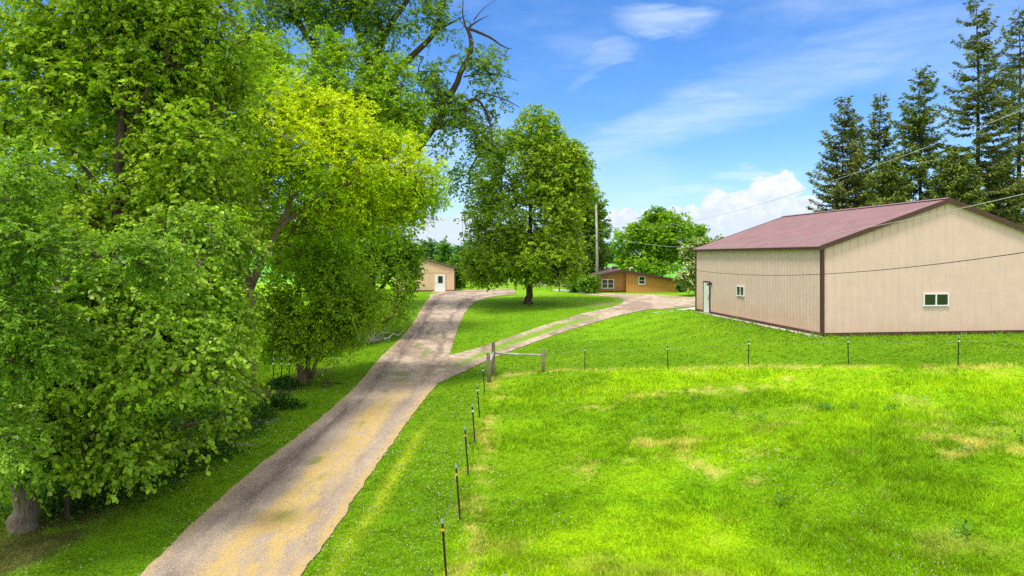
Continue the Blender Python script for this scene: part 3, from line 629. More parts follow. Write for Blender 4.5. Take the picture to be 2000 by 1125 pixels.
# K: tree behind house
tree('ash_tree', 'wide bright green tree behind the orange house', (22.,108.),
     [trunk0(22,108,.35)+[(22,108,6,.28),(22,108,13,.08)], [(22,108,4,.2),(18,107,8,.08)], [(22,108,4,.2),(26,107,9,.08)]],
     [Bp(1235,480,38,42,107,3.2), Bp(1300,465,65,60,108,4.5,1.3), Bp(1345,470,32,40,108,3), Bp(1290,440,38,28,108,3), Bp(1322,436,24,18,108,2), Bp(1270,510,60,30,106,3.5), Bp(1330,510,40,32,106,3), Bp(1363,455,16,22,108,1.6), Bp(1240,452,14,16,107,1.4)],
     M['bark_dark'], 1500, 4, .7, 7, .36, .75, [(.090,.250,.012),(.40,.640,.022)], 112, 'leaf', .3, .5, .36, .42, .45, False, .016, 1.2)
# L: flowering tree
tree('lilac_tree', 'small tree covered in cream flower clusters beside the beige barn corner', (20.0,72.),
     [trunk0(20.0,72,.10)+[(20,72,4,.08),(20,72,7,.03)], [(20,72,2,.06),(19,71.6,4.6,.03)], [(20,72,2,.06),(21,71.6,5,.03)]],
     [Bp(1360,500,32,32,72,1.9), Bp(1366,530,38,36,72,1.9), Bp(1343,530,20,34,71.5,1.3), Bp(1368,476,18,16,72,.9), Bp(1400,480,16,18,72,1)],
     M['bark_dark'], 520, 4, .4, 7, .24, .7, [(.050,.180,.012),(.200,.420,.020)], 113, 'leaf', .3, .4, .36, .38, .8, False, .008, .7, accent=((.86,.82,.52), .34), zmin=.4)

# far and background trees (bushes by the shed, rows beyond the yard)
def simple_tree(name, label, px, py_top, d, wpx, cols, seed, n=420, group=None, leaf=.45, cat='tree', pybot=None):
    x = (px-1000)/F*d; z = float(zg(x, d)); top = CAMZ+(HZ-py_top)/F*d; H = top-z; w = wpx/F*d
    rg = np.random.default_rng(seed); bl = []
    for k in range(7):
        t = rg.uniform(.25, .85); rr = w*(.75-.5*abs(t-.45)); bl.append((np.array([x+rg.uniform(-.55,.55)*w, d+rg.uniform(-.5,.5)*w, z+H*t]), np.array([rr*.6, rr*.6, H*rg.uniform(.14,.24)]), 1))
    bl.append((np.array([x, d, z+H*.86]), np.array([w*.35, w*.35, H*.14]), 1)); bl.append((np.array([x, d, z+H*.4]), np.array([w*.85, w*.7, H*.32]), 1.4))
    return tree(name, label, (x, d), [trunk0(x, d, max(.08, H*.016))+[(x, d, z+H*.5, H*.012), (x, d, z+H*.92, .02)]], bl, M['bark_dark'], n, 3, leaf*1.8, 6, leaf, .8, cols, seed, 'leaf', .3, .5, .4, .40, .45,
                False, leaf*.04, H*.08, group=group, cat=cat, zmin=.3)
gcol = [(.06,.19,.014),(.25,.48,.024)]; far = [(.05,.14,.035),(.15,.31,.075)]; mid = [(.045,.16,.016),(.19,.40,.03)]  # far: bluish distance haze mixed into the leaf green
simple_tree('bushy_tree', 'bright green bushy tree just to the right of the tan shed', 894, 505, 92, 17, gcol, 201, 420, leaf=.3)
simple_tree('bushy_tree', 'rounded green tree behind the tan shed roof', 872, 478, 104, 32, mid, 202, 600, leaf=.36)
simple_tree('bushy_tree', 'darker green tree at the shed roof behind the roadside branches', 838, 470, 125, 24, far, 203, 480, leaf=.42)
simple_tree('bushy_tree', 'small green tree on the lawn between the shed and the shade tree', 920, 520, 118, 22, mid, 204, 380, leaf=.36)
simple_tree('bush', 'light green shrub at the foot of the utility pole by the orange house', 1150, 523, 77, 22, gcol, 205, 330, leaf=.2, cat='shrub')
simple_tree('bush', 'small olive shrub under the right side of the shade tree', 1122, 540, 79, 15, mid, 206, 220, leaf=.2, cat='shrub')
simple_tree('bush', 'low dark shrub between the flowering tree and the orange house end', 1332, 550, 80, 6, mid, 207, 90, leaf=.18, cat='shrub')
kf = 0
rgf = np.random.default_rng(77)
for px in range(1168, 1232, 9):
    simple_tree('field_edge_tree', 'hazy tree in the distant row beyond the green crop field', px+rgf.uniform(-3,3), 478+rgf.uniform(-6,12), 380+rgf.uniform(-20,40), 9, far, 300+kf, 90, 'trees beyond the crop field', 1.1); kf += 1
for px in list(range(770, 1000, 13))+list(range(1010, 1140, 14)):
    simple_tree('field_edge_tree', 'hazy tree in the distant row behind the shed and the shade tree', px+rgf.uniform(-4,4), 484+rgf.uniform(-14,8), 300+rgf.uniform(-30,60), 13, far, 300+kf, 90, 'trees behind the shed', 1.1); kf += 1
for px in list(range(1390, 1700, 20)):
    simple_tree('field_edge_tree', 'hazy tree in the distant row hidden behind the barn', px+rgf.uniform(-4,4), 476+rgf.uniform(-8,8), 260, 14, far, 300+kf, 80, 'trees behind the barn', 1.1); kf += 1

# ------------------------------------------------------------------ spruces
def spruce(label, px, py_top, d, seed, half, sparse, cols, group):
    rng = np.random.default_rng(seed); x = (px-1000)/F*d; z0 = float(zg(x, d)); top = CAMZ+(HZ-py_top)/F*d; H = top-z0
    root = thing('spruce_tree', label, 'tree', (x, d, z0), 0, group); off = np.array([x, d, z0])
    mb = MB(); nn = 14; wob = np.cumsum(rng.normal(size=(nn,2))*.05, 0)
    pts = [(wob[k,0], wob[k,1], H*k/(nn-1)) for k in range(nn)]; mb.tube(pts, [max(.02, .24*(1-k/(nn-1))**.8*H/24) for k in range(nn)], 8)
    P = []; A = []; N_ = []; Sz = []; C = []
    z = H*.04; 
    while z < H*.99:
        t = z/H; R = half*1.12*(1-t)**.74*(1.0+.12*math.sin(z*1.3))+.22; nb = rng.integers(5, 8) if t < .93 else 4
        for b in range(nb):
            if rng.random() < sparse*(.3+.7*t) and t < .9: continue
            a = rng.uniform(0, 2*math.pi); L = R*rng.uniform(.45, 1.2); k = max(3, int(L/.16)); s = np.linspace(.10, 1, k)
            dr = rng.uniform(.15, .42)*(1-t*.8) - .1*t; bx = np.cos(a)*L*s; by = np.sin(a)*L*s; bz = z+L*(-dr*s+.30*s**3*(.6+t)) + rng.normal()*.1
            ctr = np.stack([bx+np.interp(z, [p[2] for p in pts], [p[0] for p in pts]), by+np.interp(z, [p[2] for p in pts], [p[1] for p in pts]), bz], 1)
            mb.tube([ctr[0], ctr[k//2], ctr[-1]], [.035*(1-t)+.012, .022*(1-t)+.01, .006], 4, False)
            dirv = np.array([math.cos(a), math.sin(a), -dr*.4]); sd = np.array([-math.sin(a), math.cos(a), 0])
            m = 7 if sparse < .3 else 6
            for q in range(m):
                sel = rng.random(k) < (.95 if sparse < .3 else .8)
                if s.size: sel &= (s > (.15 if sparse < .3 else .28))
                c = ctr[sel]; n = len(c)
                if not n: continue
                wd = (1-.55*s[sel])*min(.75, L*.36)
                lat = rng.uniform(-1, 1, n); pp = c+sd*(lat*wd*.55)[:,None]+rng.normal(size=(n,3))*.05
                ax = dirv*.75+sd*np.sign(lat)[:,None]*rng.uniform(.2, 1.0, n)[:,None]+np.array([0,0,-.35])+rng.normal(size=(n,3))*.3
                P.append(pp); A.append(ax); N_.append(np.array([0,0,1.])+rng.normal(size=(n,3))*.55); Sz.append(rng.uniform(.22, .50, n))
                mm = np.clip(rng.random(n)*.6+rng.random()*.25+.15*s[sel], 0, 1); C.append(lerp(np.array([cols[0]]), np.array([cols[1]]), mm))
        z += H/64*(1.0+sparse*.8)*rng.uniform(.7, 1.3)
    mb.build('trunk', M['bark_dark'], root, True)
    link('crown', leaf_mesh('crown', np.concatenate(P), np.concatenate(A), np.concatenate(N_), np.concatenate(Sz), .36, np.concatenate(C)), M['needle'], root)
sc = [(.050,.088,.024),(.27,.31,.060)]; sl = [(.055,.110,.022),(.27,.345,.050)]
SG = 'spruces behind the barn'
spruce('spruce with a wide skirt at the left end of the row behind the barn', 1643, 190, 66, 401, 3.9, .18, sc, SG)
spruce('short thin spruce squeezed behind the leftmost spruce of the row', 1678, 228, 70, 402, 3.0, .28, sc, SG)
spruce('slim spruce, second tall tip from the left in the row behind the barn', 1712, 180, 69, 403, 3.0, .22, sc, SG)
spruce('full dense spruce in the middle of the row, tip leaning over the barn roof', 1800, 130, 64, 404, 4.6, .14, sl, SG)
spruce('tall gaunt spruce with bare trunk showing, tip near the top of the picture', 1912, -14, 62, 405, 5.2, .24, sc, SG)
spruce('ragged open spruce beyond the barn ridge at the right end of the row', 1988, 12, 66, 406, 5.0, .24, sc, SG)
spruce('low bushy young spruce just over the barn roof below the middle spruce', 1735, 300, 60, 407, 3.4, .05, sl, SG)
spruce('low bushy young spruce just over the barn ridge below the gaunt spruce', 1860, 285, 60, 408, 3.8, .05, sl, SG)
spruce('low bushy young spruce over the right slope of the barn roof', 1965, 300, 64, 409, 3.6, .08, sl, SG)

# ------------------------------------------------------------------ buildings
def ribbed(mb, p0, du, n, L, zb, ztop, pitch=.305, dep=.014, rib=.06):
    """ribbed sheet from p0 along du (unit, 3D), outward normal n, heights zb..ztop(s)"""
    us = [(0., 0.)]; s = pitch*.5
    while s < L-pitch*.3:
        us += [(s-rib/2, 0), (s-rib/4, dep), (s+rib/4, dep), (s+rib/2, 0)]; s += pitch
    us.append((L, 0.)); p0 = np.array(p0, float); du = np.array(du, float); n = np.array(n, float); V = []; Fs = []
    if callable(zb): zbf = zb
    else: zbf = lambda s: zb
    for s, q in us:
        b = p0+du*s+n*q; V += [b+np.array([0,0,zbf(s)]), b+np.array([0,0,ztop(s)])]
    for k in range(len(us)-1): Fs.append((2*k, 2*k+2, 2*k+3, 2*k+1))
    mb.add(V, Fs); return mb
def roof_sheet(mb, u0, z0, u1, z1, v0, v1, pitch=.23, dep=.022, rib=.06, th=.03):
    """sheet sloping u0->u1, ribs running down the slope, repeated along v"""
    vs = [(v0, 0.)]; s = v0+pitch*.5
    while s < v1-pitch*.3:
        vs += [(s-rib/2, 0), (s-rib/4, dep), (s+rib/4, dep), (s+rib/2, 0)]; s += pitch
    vs.append((v1, 0.)); V = []; Fs = []
    for v, q in vs: V += [(u0, v, z0+q), (u1, v, z1+q), (u0, v, z0-th), (u1, v, z1-th)]
    for k in range(len(vs)-1):
        a = 4*k; b = a+4; Fs += [(a, a+1, b+1, b), (a+2, b+2, b+3, a+3), (a, b, b+2, a+2)]
    Fs += [(0, 2, 3, 1), (len(V)-4, len(V)-3, len(V)-1, len(V)-2)]
    mb.add(V, Fs); return mb
def window(parent, axis, a0, a1, z0, z1, face, out, mull=1, horiz=0, fw=.06, label=None):
    """window on the plane where the other axis == face; out = +-1 outward direction"""
    def bx(m, s0, s1, za, zb, q0, q1):
        lo, hi = sorted((face+out*q0, face+out*q1))
        if axis == 'u': m.box(s0, s1, lo, hi, za, zb)
        else: m.box(lo, hi, s0, s1, za, zb)
    m = MB(); bx(m, a0, a1, z1-fw, z1, .01, .07); bx(m, a0, a1, z0, z0+fw, .01, .075); bx(m, a0, a0+fw, z0+fw, z1-fw, .01, .07); bx(m, a1-fw, a1, z0+fw, z1-fw, .01, .07)
    for k in range(mull):
        c = a0+(a1-a0)*(k+1)/(mull+1); bx(m, c-fw*.55, c+fw*.55, z0+fw, z1-fw, .01, .066)
    w = m.build('window', M['white'], parent); 
    for k in range(mull+1):
        c0 = a0+(a1-a0)*k/(mull+1)+fw*.9; c1 = a0+(a1-a0)*(k+1)/(mull+1)-fw*.9
        g_ = MB(); bx(g_, c0, c1, z0+fw*.9, z1-fw*.9, .012, .045); g_.build('pane', M['glass'], w)
        if horiz: hb = MB(); bx(hb, c0, c1, (z0+z1)/2-.025, (z0+z1)/2+.025, .046, .062); hb.build('sash_bar', M['white'], w)
    if label: w['label'] = label
    return w
barn = thing('pole_barn', 'large beige ribbed steel barn with reddish-brown roof and dark trim', 'barn', (BO[0], BO[1], BZ), math.atan2(BU[1], BU[0]))
gz = lambda s: BH+BR*(1-abs(s-BW/2)/(BW/2))
# walls in local axes: x = along gable, y = along the long wall
mb = MB(); ribbed(mb, (0,BL,0), (0,-1,0), (-1,0,0), BL, .10, lambda s: BH); o = mb.build('wall', M['barn_wall'], barn); o['label'] = 'long beige side wall, rust stained along its foot'
mb = MB(); half = BW/2
ribbed(mb, (0,0,0), (1,0,0), (0,-1,0), half, .10, gz, .42, .028, .055); ribbed(mb, (half,0,0), (1,0,0), (0,-1,0), half, .10, lambda s: gz(s+half), .42, .028, .055); o = mb.build('wall', M['barn_gable'], barn); o['label'] = 'beige gable wall facing the pasture'
mb = MB(); ribbed(mb, (BW,0,0), (0,1,0), (1,0,0), BL, .10, lambda s: BH); mb.build('wall', M['barn_wall'], barn)
mb = MB(); ribbed(mb, (BW,BL,0), (-1,0,0), (0,1,0), half, .10, lambda s: gz(BW-s)); ribbed(mb, (half,BL,0), (-1,0,0), (0,1,0), half, .10, lambda s: gz(half-s)); mb.build('wall', M['barn_wall'], barn)
sl_ = BR/half; oh = .22; og = .16
mb = MB(); roof_sheet(mb, -oh, BH-sl_*oh+.07, half, BH+BR+.07, -og, BL+og); roof_sheet(mb, BW+oh, BH-sl_*oh+.07, half, BH+BR+.07, -og, BL+og)
roof = mb.build('roof', M['roof'], barn)
mb = MB()
for s in (-1, 1):
    mb.add([(half, -og-.03, BH+BR+.135), (half+s*.22, -og-.03, BH+BR+.135-.22*sl_), (half+s*.22, BL+og+.03, BH+BR+.135-.22*sl_), (half, BL+og+.03, BH+BR+.135)], [(0,1,2,3) if s > 0 else (3,2,1,0)])
mb.build('ridge_cap', M['roof'], roof)
for nm, v in (('rake_trim', -og), ('rake_trim', BL+og)):
    mb = MB(); s_ = -1 if v < 0 else 1
    for e, sgn in ((-oh, 1), (BW+oh, -1)):
        A_ = [(e, BH-sl_*oh), (half, BH+BR)]; q0, q1 = v, v+s_*.035; lo, hi = min(q0,q1), max(q0,q1)
        a, b = A_
        Vv = [(a[0],lo,a[1]-.13),(b[0],lo,b[1]-.13),(b[0],hi,b[1]-.13),(a[0],hi,a[1]-.13),(a[0],lo,a[1]+.10),(b[0],lo,b[1]+.10),(b[0],hi,b[1]+.10),(a[0],hi,a[1]+.10)]
        Fs = [(0,3,2,1),(4,5,6,7),(0,1,5,4),(1,2,6,5),(2,3,7,6),(3,0,4,7)]
        mb.add(Vv, Fs if sgn > 0 else [f[::-1] for f in Fs])
    mb.build(nm, M['brown'], barn)
mb = MB(); mb.box(-oh+.01, -.024, -og+.01, BL+og-.01, BH-sl_*oh-.07, BH-sl_*oh+.035); mb.build('eave_trim', M['brown'], barn)
mb = MB(); mb.box(-.05, .10, -.05, -.023, 0, BH-.02); mb.box(-.05, -.023, -.023, .10, 0, BH-.02); mb.build('corner_trim', M['brown'], barn)
mb = MB(); mb.box(-.05, -.023, BL-.10, BL+.05, 0, BH-.02); mb.build('corner_trim', M['brown'], barn)
mb = MB(); mb.box(.101, BW, -.035, .0, -.12, .12); mb.build('base_trim', M['brown'], barn)
mb = MB(); mb.box(-.035, .0, .101, 12.93, -.12, .12); mb.box(-.035, .0, 14.04, BL-.101, -.12, .12); mb.build('base_trim', M['brown'], barn)
dr_ = MB(); dr_.box(-.065, -.024, 13.04, 13.93, .0, 2.03); d_ = bevel(dr_.build('door', M['white'], barn), .008)
mb = MB(); mb.box(-.072, -.022, 12.95, 13.035, 0, 2.12); mb.box(-.072, -.022, 13.935, 14.02, 0, 2.12); mb.box(-.072, -.022, 13.036, 13.934, 2.035, 2.12); mb.build('door_frame', M['brown'], d_)
mb = MB(); mb.tube([(-.065,13.13,.98),(-.13,13.13,.98)], .03, 8); mb.build('handle', M['dark'], d_, True); mb = MB(); mb.tube([(-.065,13.13,1.15),(-.09,13.13,1.15)], .028, 8); mb.build('deadbolt', M['dark'], d_, True)
mb = MB(); mb.box(-.12,-.024, 12.70, 12.84, 1.92, 2.06); mb.tube([(-.12,12.77,1.99),(-.30,12.75,1.92)], [.05,.085], 10); mb.build('wall_lamp', M['dark'], barn)
window(barn, 'v', 8.0, 9.0, 1.40, 2.02, -.0, -1, label='small sliding window in the long side wall')
window(barn, 'u', 5.30, 6.67, 1.36, 2.00, -.0, -1, label='wide sliding window in the gable wall')

# shed
sd = 82.; sx0, sx1 = -14.1, -6.9; sz = float(zg(-9, sd)); sw = sx1-sx0; sh = CAMZ-25*sd/F-sz; sr = CAMZ-8*sd/F-sz-sh
shed = thing('shed', 'small tan gabled shed with a white door at the end of the drive', 'shed', (sx0, sd+.5, sz), .085)
mb = MB(); gz2 = lambda s: sh+sr*(1-abs(s-sw/2)/(sw/2)); h2 = sw/2
ribbed(mb, (0,0,0), (1,0,0), (0,-1,0), h2, .12, gz2, .30, .03, .08); ribbed(mb, (h2,0,0), (1,0,0), (0,-1,0), h2, .12, lambda s: gz2(s+h2), .30, .03, .08)
ribbed(mb, (0,9,0), (0,-1,0), (-1,0,0), 9, .12, lambda s: sh, .3, .03); ribbed(mb, (sw,0,0), (0,1,0), (1,0,0), 9, .12, lambda s: sh, .3, .03)
mb.add([(0,9,0),(sw,9,0),(sw,9,sh),(h2,9,sh+sr),(0,9,sh)], [(1,0,4,3,2)]); mb.build('wall', M['shed_wall'], shed)
mb = MB(); roof_sheet(mb, -.25, sh-.25*sr/h2+.06, h2, sh+sr+.06, -.2, 9.2); roof_sheet(mb, sw+.25, sh-.25*sr/h2+.06, h2, sh+sr+.06, -.2, 9.2); mb.build('roof', M['brown'], shed)
mb = MB(); mb.box(-.04, sw+.04, -.05, -.005, -.1, .14); mb.build('base_trim', M['brown'], shed)
mb = MB(); mb.box(sw-.09, sw+.05, -.05, -.032, .141, sh); mb.build('corner_trim', M['brown'], shed)
mb = MB(); mb.box(.0, sw-.091, -.045, -.034, 2.28, 2.33); mb.build('siding_joint', M['shed_wall'], shed)
dx0 = (848-1000)/F*sd-sx0; dx1 = (868-1000)/F*sd-sx0
mb = MB(); mb.box(dx0, dx1, -.085, -.033, .02, 2.06); d_ = mb.build('door', M['white'], shed)
mb = MB(); mb.box(dx0+.38, dx1-.28, -.095, -.086, 1.0, 1.85); mb.build('pane', M['glass'], d_)
mb = MB(); mb.tube([(dx0+.13,-.085,1.0),(dx0+.13,-.15,1.0)], .035, 8); mb.build('handle', M['dark'], d_)
mb = MB(); mb.box(dx0-.08, dx0-.002, -.08, -.033, .02, 2.15); mb.box(dx1+.002, dx1+.08, -.08, -.033, .02, 2.15); mb.box(dx0-.002, dx1+.002, -.08, -.033, 2.062, 2.15); mb.build('door_frame', M['shed_wall'], d_)
mb = MB(); mb.box(dx0-.3, dx1+.3, -1.0, -.1, -.14, .03); o = bevel(mb.build('door_step', M['concrete'], shed), .02)

# house
hd = 79.; hz = YARD-.05
hx = lambda px: (px-1000)/F*hd
house = thing('house', 'low ochre-orange house with dark brown shallow roof and white windows', 'house', (hx(1224), hd, hz))
X0, X1, XL = 0., hx(1320)-hx(1224), hx(1171)-hx(1224); xr = hx(1214)-hx(1224)
zr = CAMZ-27*hd/F-hz; zer = CAMZ-46*hd/F-hz; zel = CAMZ-36.5*hd/F-hz
zt = lambda x: zr+(zer-zr)*(x-xr)/(X1-xr) if x > xr else zr+(zel-zr)*(xr-x)/(xr-XL)
mb = MB(); ribbed(mb, (X0,0,0), (1,0,0), (0,-1,0), X1-X0, -.3, lambda s: zt(s)-.06, .4, .015, .03)
mb.add([(X1,0,-.3),(X1,11,-.3),(X1,11,zt(X1)-.06),(X1,0,zt(X1)-.06)], [(0,1,2,3)]); mb.add([(X0,0,-.3),(X0,.7,-.3),(X0,.7,zt(X0)-.06),(X0,0,zt(X0)-.06)], [(3,2,1,0)])
mb.add([(XL,11,-.3),(X1,11,-.3),(X1,11,zt(X1)-.06),(xr,11,zr-.06),(XL,11,zt(XL)-.06)], [(1,0,4,3,2)]); mb.build('wall', M['house_wall'], house)
mb = MB(); ribbed(mb, (XL,.7,0), (1,0,0), (0,-1,0), xr-XL, -.3, lambda s: zt(XL+s)-.06, .4, .015, .03); ribbed(mb, (xr,.7,0), (1,0,0), (0,-1,0), X0-xr, -.3, lambda s: zt(xr+s)-.06, .4, .015, .03)
mb.add([(XL,.7,-.3),(XL,11,-.3),(XL,11,zt(XL)-.06),(XL,.7,zt(XL)-.06)], [(3,2,1,0)]); o = mb.build('wall', M['house_wall'], house); o['label'] = 'set-back wall with the double window'
mb = MB()
for a, b in ((XL-.45, xr), (X1+.4, xr)):
    za = zt(a) if a < xr else zr+(zer-zr)*(a-xr)/(X1-xr)
    V_ = [(a,-.45,za-.05),(b,-.45,zr-.05),(b,11.4,zr-.05),(a,11.4,za-.05),(a,-.45,za+.05),(b,-.45,zr+.05),(b,11.4,zr+.05),(a,11.4,za+.05)]
    Fs = [(0,3,2,1),(4,5,6,7),(0,1,5,4),(1,2,6,5),(2,3,7,6),(3,0,4,7)]
    mb.add(V_, Fs if a < b else [f[::-1] for f in Fs])
rf = mb.build('roof', M['house_roof'], house)
mb = MB()
for a, b in ((XL-.45, xr), (X1+.4, xr)):
    za = zt(a) if a < xr else zr+(zer-zr)*(a-xr)/(X1-xr)
    V_ = [(a,-.50,za-.24),(b,-.50,zr-.24),(b,-.453,zr-.24),(a,-.453,za-.24),(a,-.50,za+.07),(b,-.50,zr+.07),(b,-.453,zr+.07),(a,-.453,za+.07)]
    Fs = [(0,3,2,1),(4,5,6,7),(0,1,5,4),(1,2,6,5),(2,3,7,6),(3,0,4,7)]
    mb.add(V_, Fs if a < b else [f[::-1] for f in Fs])
mb.build('fascia', M['brown'], rf)
def vpipe(px, top, r, hook=False):
    xx = hx(px)-hx(1224); zb = zt(xx); m = MB(); pts = [(xx,2,zb),(xx,2,zb+top)]
    if hook: pts += [(xx+.1,2,zb+top+.14),(xx+.3,2,zb+top+.14),(xx+.38,2,zb+top)]
    else: pts += [(xx-.14,2,zb+top+.08)]
    m.tube(pts, r, 8); m.build('vent_pipe', M['ins_w'], rf, True)
vpipe(1198, .62, .07); vpipe(1236, .30, .065, True)
mb = MB(); mb.box(-1.0, -.4, 4, 5, zr-.1, zr+.32); mb.build('roof_vent', M['brown'], rf)
window(house, 'u', hx(1176)-hx(1224), hx(1201)-hx(1224), CAMZ-64.5*hd/F-hz, CAMZ-45*hd/F-hz, .685, -1, 1, 1, .12)
window(house, 'u', hx(1246.5)-hx(1224), hx(1260.5)-hx(1224), CAMZ-56*hd/F-hz, CAMZ-39*hd/F-hz, -.015, -1, 0, 1, .12)
mb = MB(); mb.box(X0-.06, X0+.10, -.06, -.017, -.25, zt(0)-.25); mb.build('corner_trim', M['house_wall'], house)
mb = MB(); mb.box(XL-.1, X0-.07, .0, .68, -.25, .22); mb.build('deck', M['brown'], house)
mb = MB(); mb.box(X1+.002, X1+.12, .2, .3, -.2, 2.0); mb.tube([(X1+.06,.5,.9),(X1+.06,.5,1.2)], .14, 8); mb.build('electric_meter', M['dark'], house)
# pale low building glimpsed under the shade tree
pz = float(zg(5, 96)); px0 = (1036-1000)/F*96; px1 = (1118-1000)/F*96
pb = thing('garage', 'pale pinkish low building glimpsed beneath the shade tree crown', 'garage', (px0, 96, pz)); pw = px1-px0
mb = MB(); mb.box(0, pw, 0, 8, -.1, 2.5); mb.build('wall', M['pale_wall'], pb)
mb = MB(); mb.add([(-.3,-.4,2.45),(pw+.3,-.4,2.45),(pw+.3,4,3.5),(-.3,4,3.5),(-.3,8.4,2.45),(pw+.3,8.4,2.45),(-.3,-.4,2.6),(pw+.3,-.4,2.6),(pw+.3,4,3.65),(-.3,4,3.65),(-.3,8.4,2.6),(pw+.3,8.4,2.6)],
    [(6,7,8,9),(9,8,11,10),(0,1,7,6),(4,10,11,5),(1,2,8,7),(2,5,11,8),(3,0,6,9),(4,3,9,10),(1,0,3,2),(2,3,4,5)]); mb.build('roof', M['house_roof'], pb)
mb = MB(); mb.box(.5, 1.2, -.03, -.004, .5, 1.7); mb.build('door_opening', M['glass'], pb)
mb = MB(); zc = float(zg(6.5, 84))
P4 = [(5.2,82.5),(10.2,82.0),(10.4,85.5),(5.2,86.5)]; mb.add([(a,b,float(zg(a,b))-.05) for a,b in P4]+[(a,b,float(zg(a,b))+.05) for a,b in P4], [(3,2,1,0),(4,5,6,7),(0,1,5,4),(1,2,6,5),(2,3,7,6),(3,0,4,7)])
o = mb.build('patio_pavement', M['concrete']); o['kind'] = 'structure'

# ------------------------------------------------------------------ utility pole and cables
pp = hit(1166, 571); pxy = (pp[0], pp[1]); z0 = float(zg(*pxy))
pole = thing('utility_pole', 'weathered grey wooden utility pole between the shade tree and the orange house', 'pole', (pxy[0], pxy[1], z0)); Hp = CAMZ+100*pp[1]/F-z0
mb = MB(); mb.tube([(0,0,-.3),(0,0,Hp*.5),(-.1,0,Hp)], [.16,.14,.11], 12); mb.build('shaft', M['deadwood'], pole, True)
mb = MB(); mb.box(.10,.24,-.12,.12,1.3,1.75); mb.tube([(.17,0,1.75),(.17,0,4.5)], .03, 6); mb.build('meter_box', M['wire'], pole)
for h in (Hp-2.4, Hp-3.1, Hp-3.9):
    mb = MB(); mb.tube([(-.12,-.02,h),(.17,-.06,h)], .035, 6); mb.build('insulator_bracket', M['dark'], pole)
def cable(label, pts, rad, mat, zstart):
    a = np.array(pxy); b = np.array([14.0, 18.5]); ts = []; zs = []
    for px, py in pts:
        k = (px-1000)/F; s = (a[0]-k*a[1])/(k*(b[1]-a[1])-(b[0]-a[0])); p = a+(b-a)*s; ts.append(s); zs.append(CAMZ+(HZ-py)/F*p[1])
    ts.append(0); zs.append(zstart); co = np.polyfit(ts, zs, 3 if len(ts) > 4 else 2)
    m = MB(); m.tube([(*(a+(b-a)*s), np.polyval(co, s)) for s in np.linspace(0, 1.12, 60)], rad, 5); o = m.build('power_cable', mat)
    tag(o, label, 'cable')
cable('pale cable sagging from the pole to the top of the spruces, highest of the three', [(1268,444.5),(1335,438.5),(1602,360),(1850,270),(2000,217)], .009, M['wire_light'], CAMZ+52*pp[1]/F)
cable('pale cable from the pole skimming the barn eave and roof edge, middle of the three', [(1220,467),(1290,482),(1360,484),(1620,455),(1850,408),(2000,385)], .011, M['wire_light'], CAMZ+47*pp[1]/F)
cable('dark cable crossing in front of the beige barn walls, lowest of the three', [(1209,486),(1320,525),(1360,530),(1605,528),(2000,498)], .013, M['wire_dark'], CAMZ+30*pp[1]/F)

# ------------------------------------------------------------------ fences
def tpost_mesh():
    h = 1.28; me = {}
    m = MB(); m.box(-.019, .019, -.005, 0, -.35, h-.10); m.box(-.0035, .0035, .0005, .034, -.35, h-.10)
    for k in range(20): zz = .1+k*.052; m.box(-.009, .009, -.011, -.0055, zz, zz+.018)
    me['shaft'] = m
    m = MB(); m.box(-.020, .020, -.006, .001, h-.0995, h); m.box(-.0045, .0045, .0015, .035, h-.0995, h); me['tip'] = m
    m = MB(); m.box(-.032, .032, -.030, -.012, h*.80, h*.80+.045); m.box(-.012, .012, -.052, -.031, h*.80+.005, h*.80+.04); me['insulator'] = m
    return me
TM = tpost_mesh(); proto = {}
def tpost(x, y, label, group, rust, ins, scale=1., lean=(0, 0)):
    z = float(zg(x, y)); r_ = thing('fence_post', label, 'fence post', (x, y, z), random.uniform(-.2, .2), group); r_.scale = (1.1, 1.1, scale); r_.rotation_euler[0] = lean[1]; r_.rotation_euler[1] = lean[0]
    for nm, mt in (('shaft', M['post_rust'] if rust else M['post_green']), ('tip', M['post_cap']), ('insulator', M['ins_y'] if ins else M['ins_w'])):
        key = (nm, mt.name)
        if key not in proto: o = TM[nm].build(nm, mt, r_); proto[key] = o
        else: o = proto[key].copy(); COL.objects.link(o); o.parent = r_
    return r_
G1 = 'steel posts of the fence along the drive'; ords = ['first', 'second', 'third', 'fourth', 'fifth', 'sixth', 'seventh']
line1 = [(947,772),(937,818),(928,868),(915,932),(899,1020),(872,1129)]
tops1 = [712,750,788,832,905,1013]
end1 = []
for k, ((px, py), tp) in enumerate(zip(line1, tops1)):
    x, y = hit(px, py); sc_ = (py-tp)/F*y/1.28; end1.append((x, y, sc_))
    lb = ('%s steel fence post from the wooden corner along the drive, %s' % (ords[k], 'yellow insulator' if k > 2 else 'white insulator'))
    if k == 5: lb = 'rusty steel fence post nearest the camera, its foot at the bottom edge of the picture'
    tpost(x, y, lb, G1, k > 3, k > 2, sc_, (-.075, 0))
G2 = 'steel posts of the fence below the barn'
end2 = []
for k, (px, py, tp) in enumerate([(1142,722,675),(1304.5,722,672),(1461.5,715,661),(1657,713,657),(1871,717,655)]):
    x, y = hit(px, py); sc_ = (py-tp)/F*y/1.28; end2.append((x, y, sc_))
    tpost(x, y, '%s dark steel fence post from the wooden corner brace along the barn side' % ords[k], G2, False, False, sc_, (.02*(-1)**k, 0))
x6, y6 = 20.6, 23.6; end2.append((x6, y6, 1.)); tpost(x6, y6, 'dark steel fence post just past the picture edge on the barn side', G2, False, False)
G3 = 'thin posts behind the low box elder'
for k, px in enumerate((543, 559, 574)):
    x, y = hit(px, 772); tpost(x-.2, y, '%s thin dark fence post in the gap left of the low box elder trunk' % ['leftmost', 'middle', 'rightmost'][k], G3, False, False, 1.3)
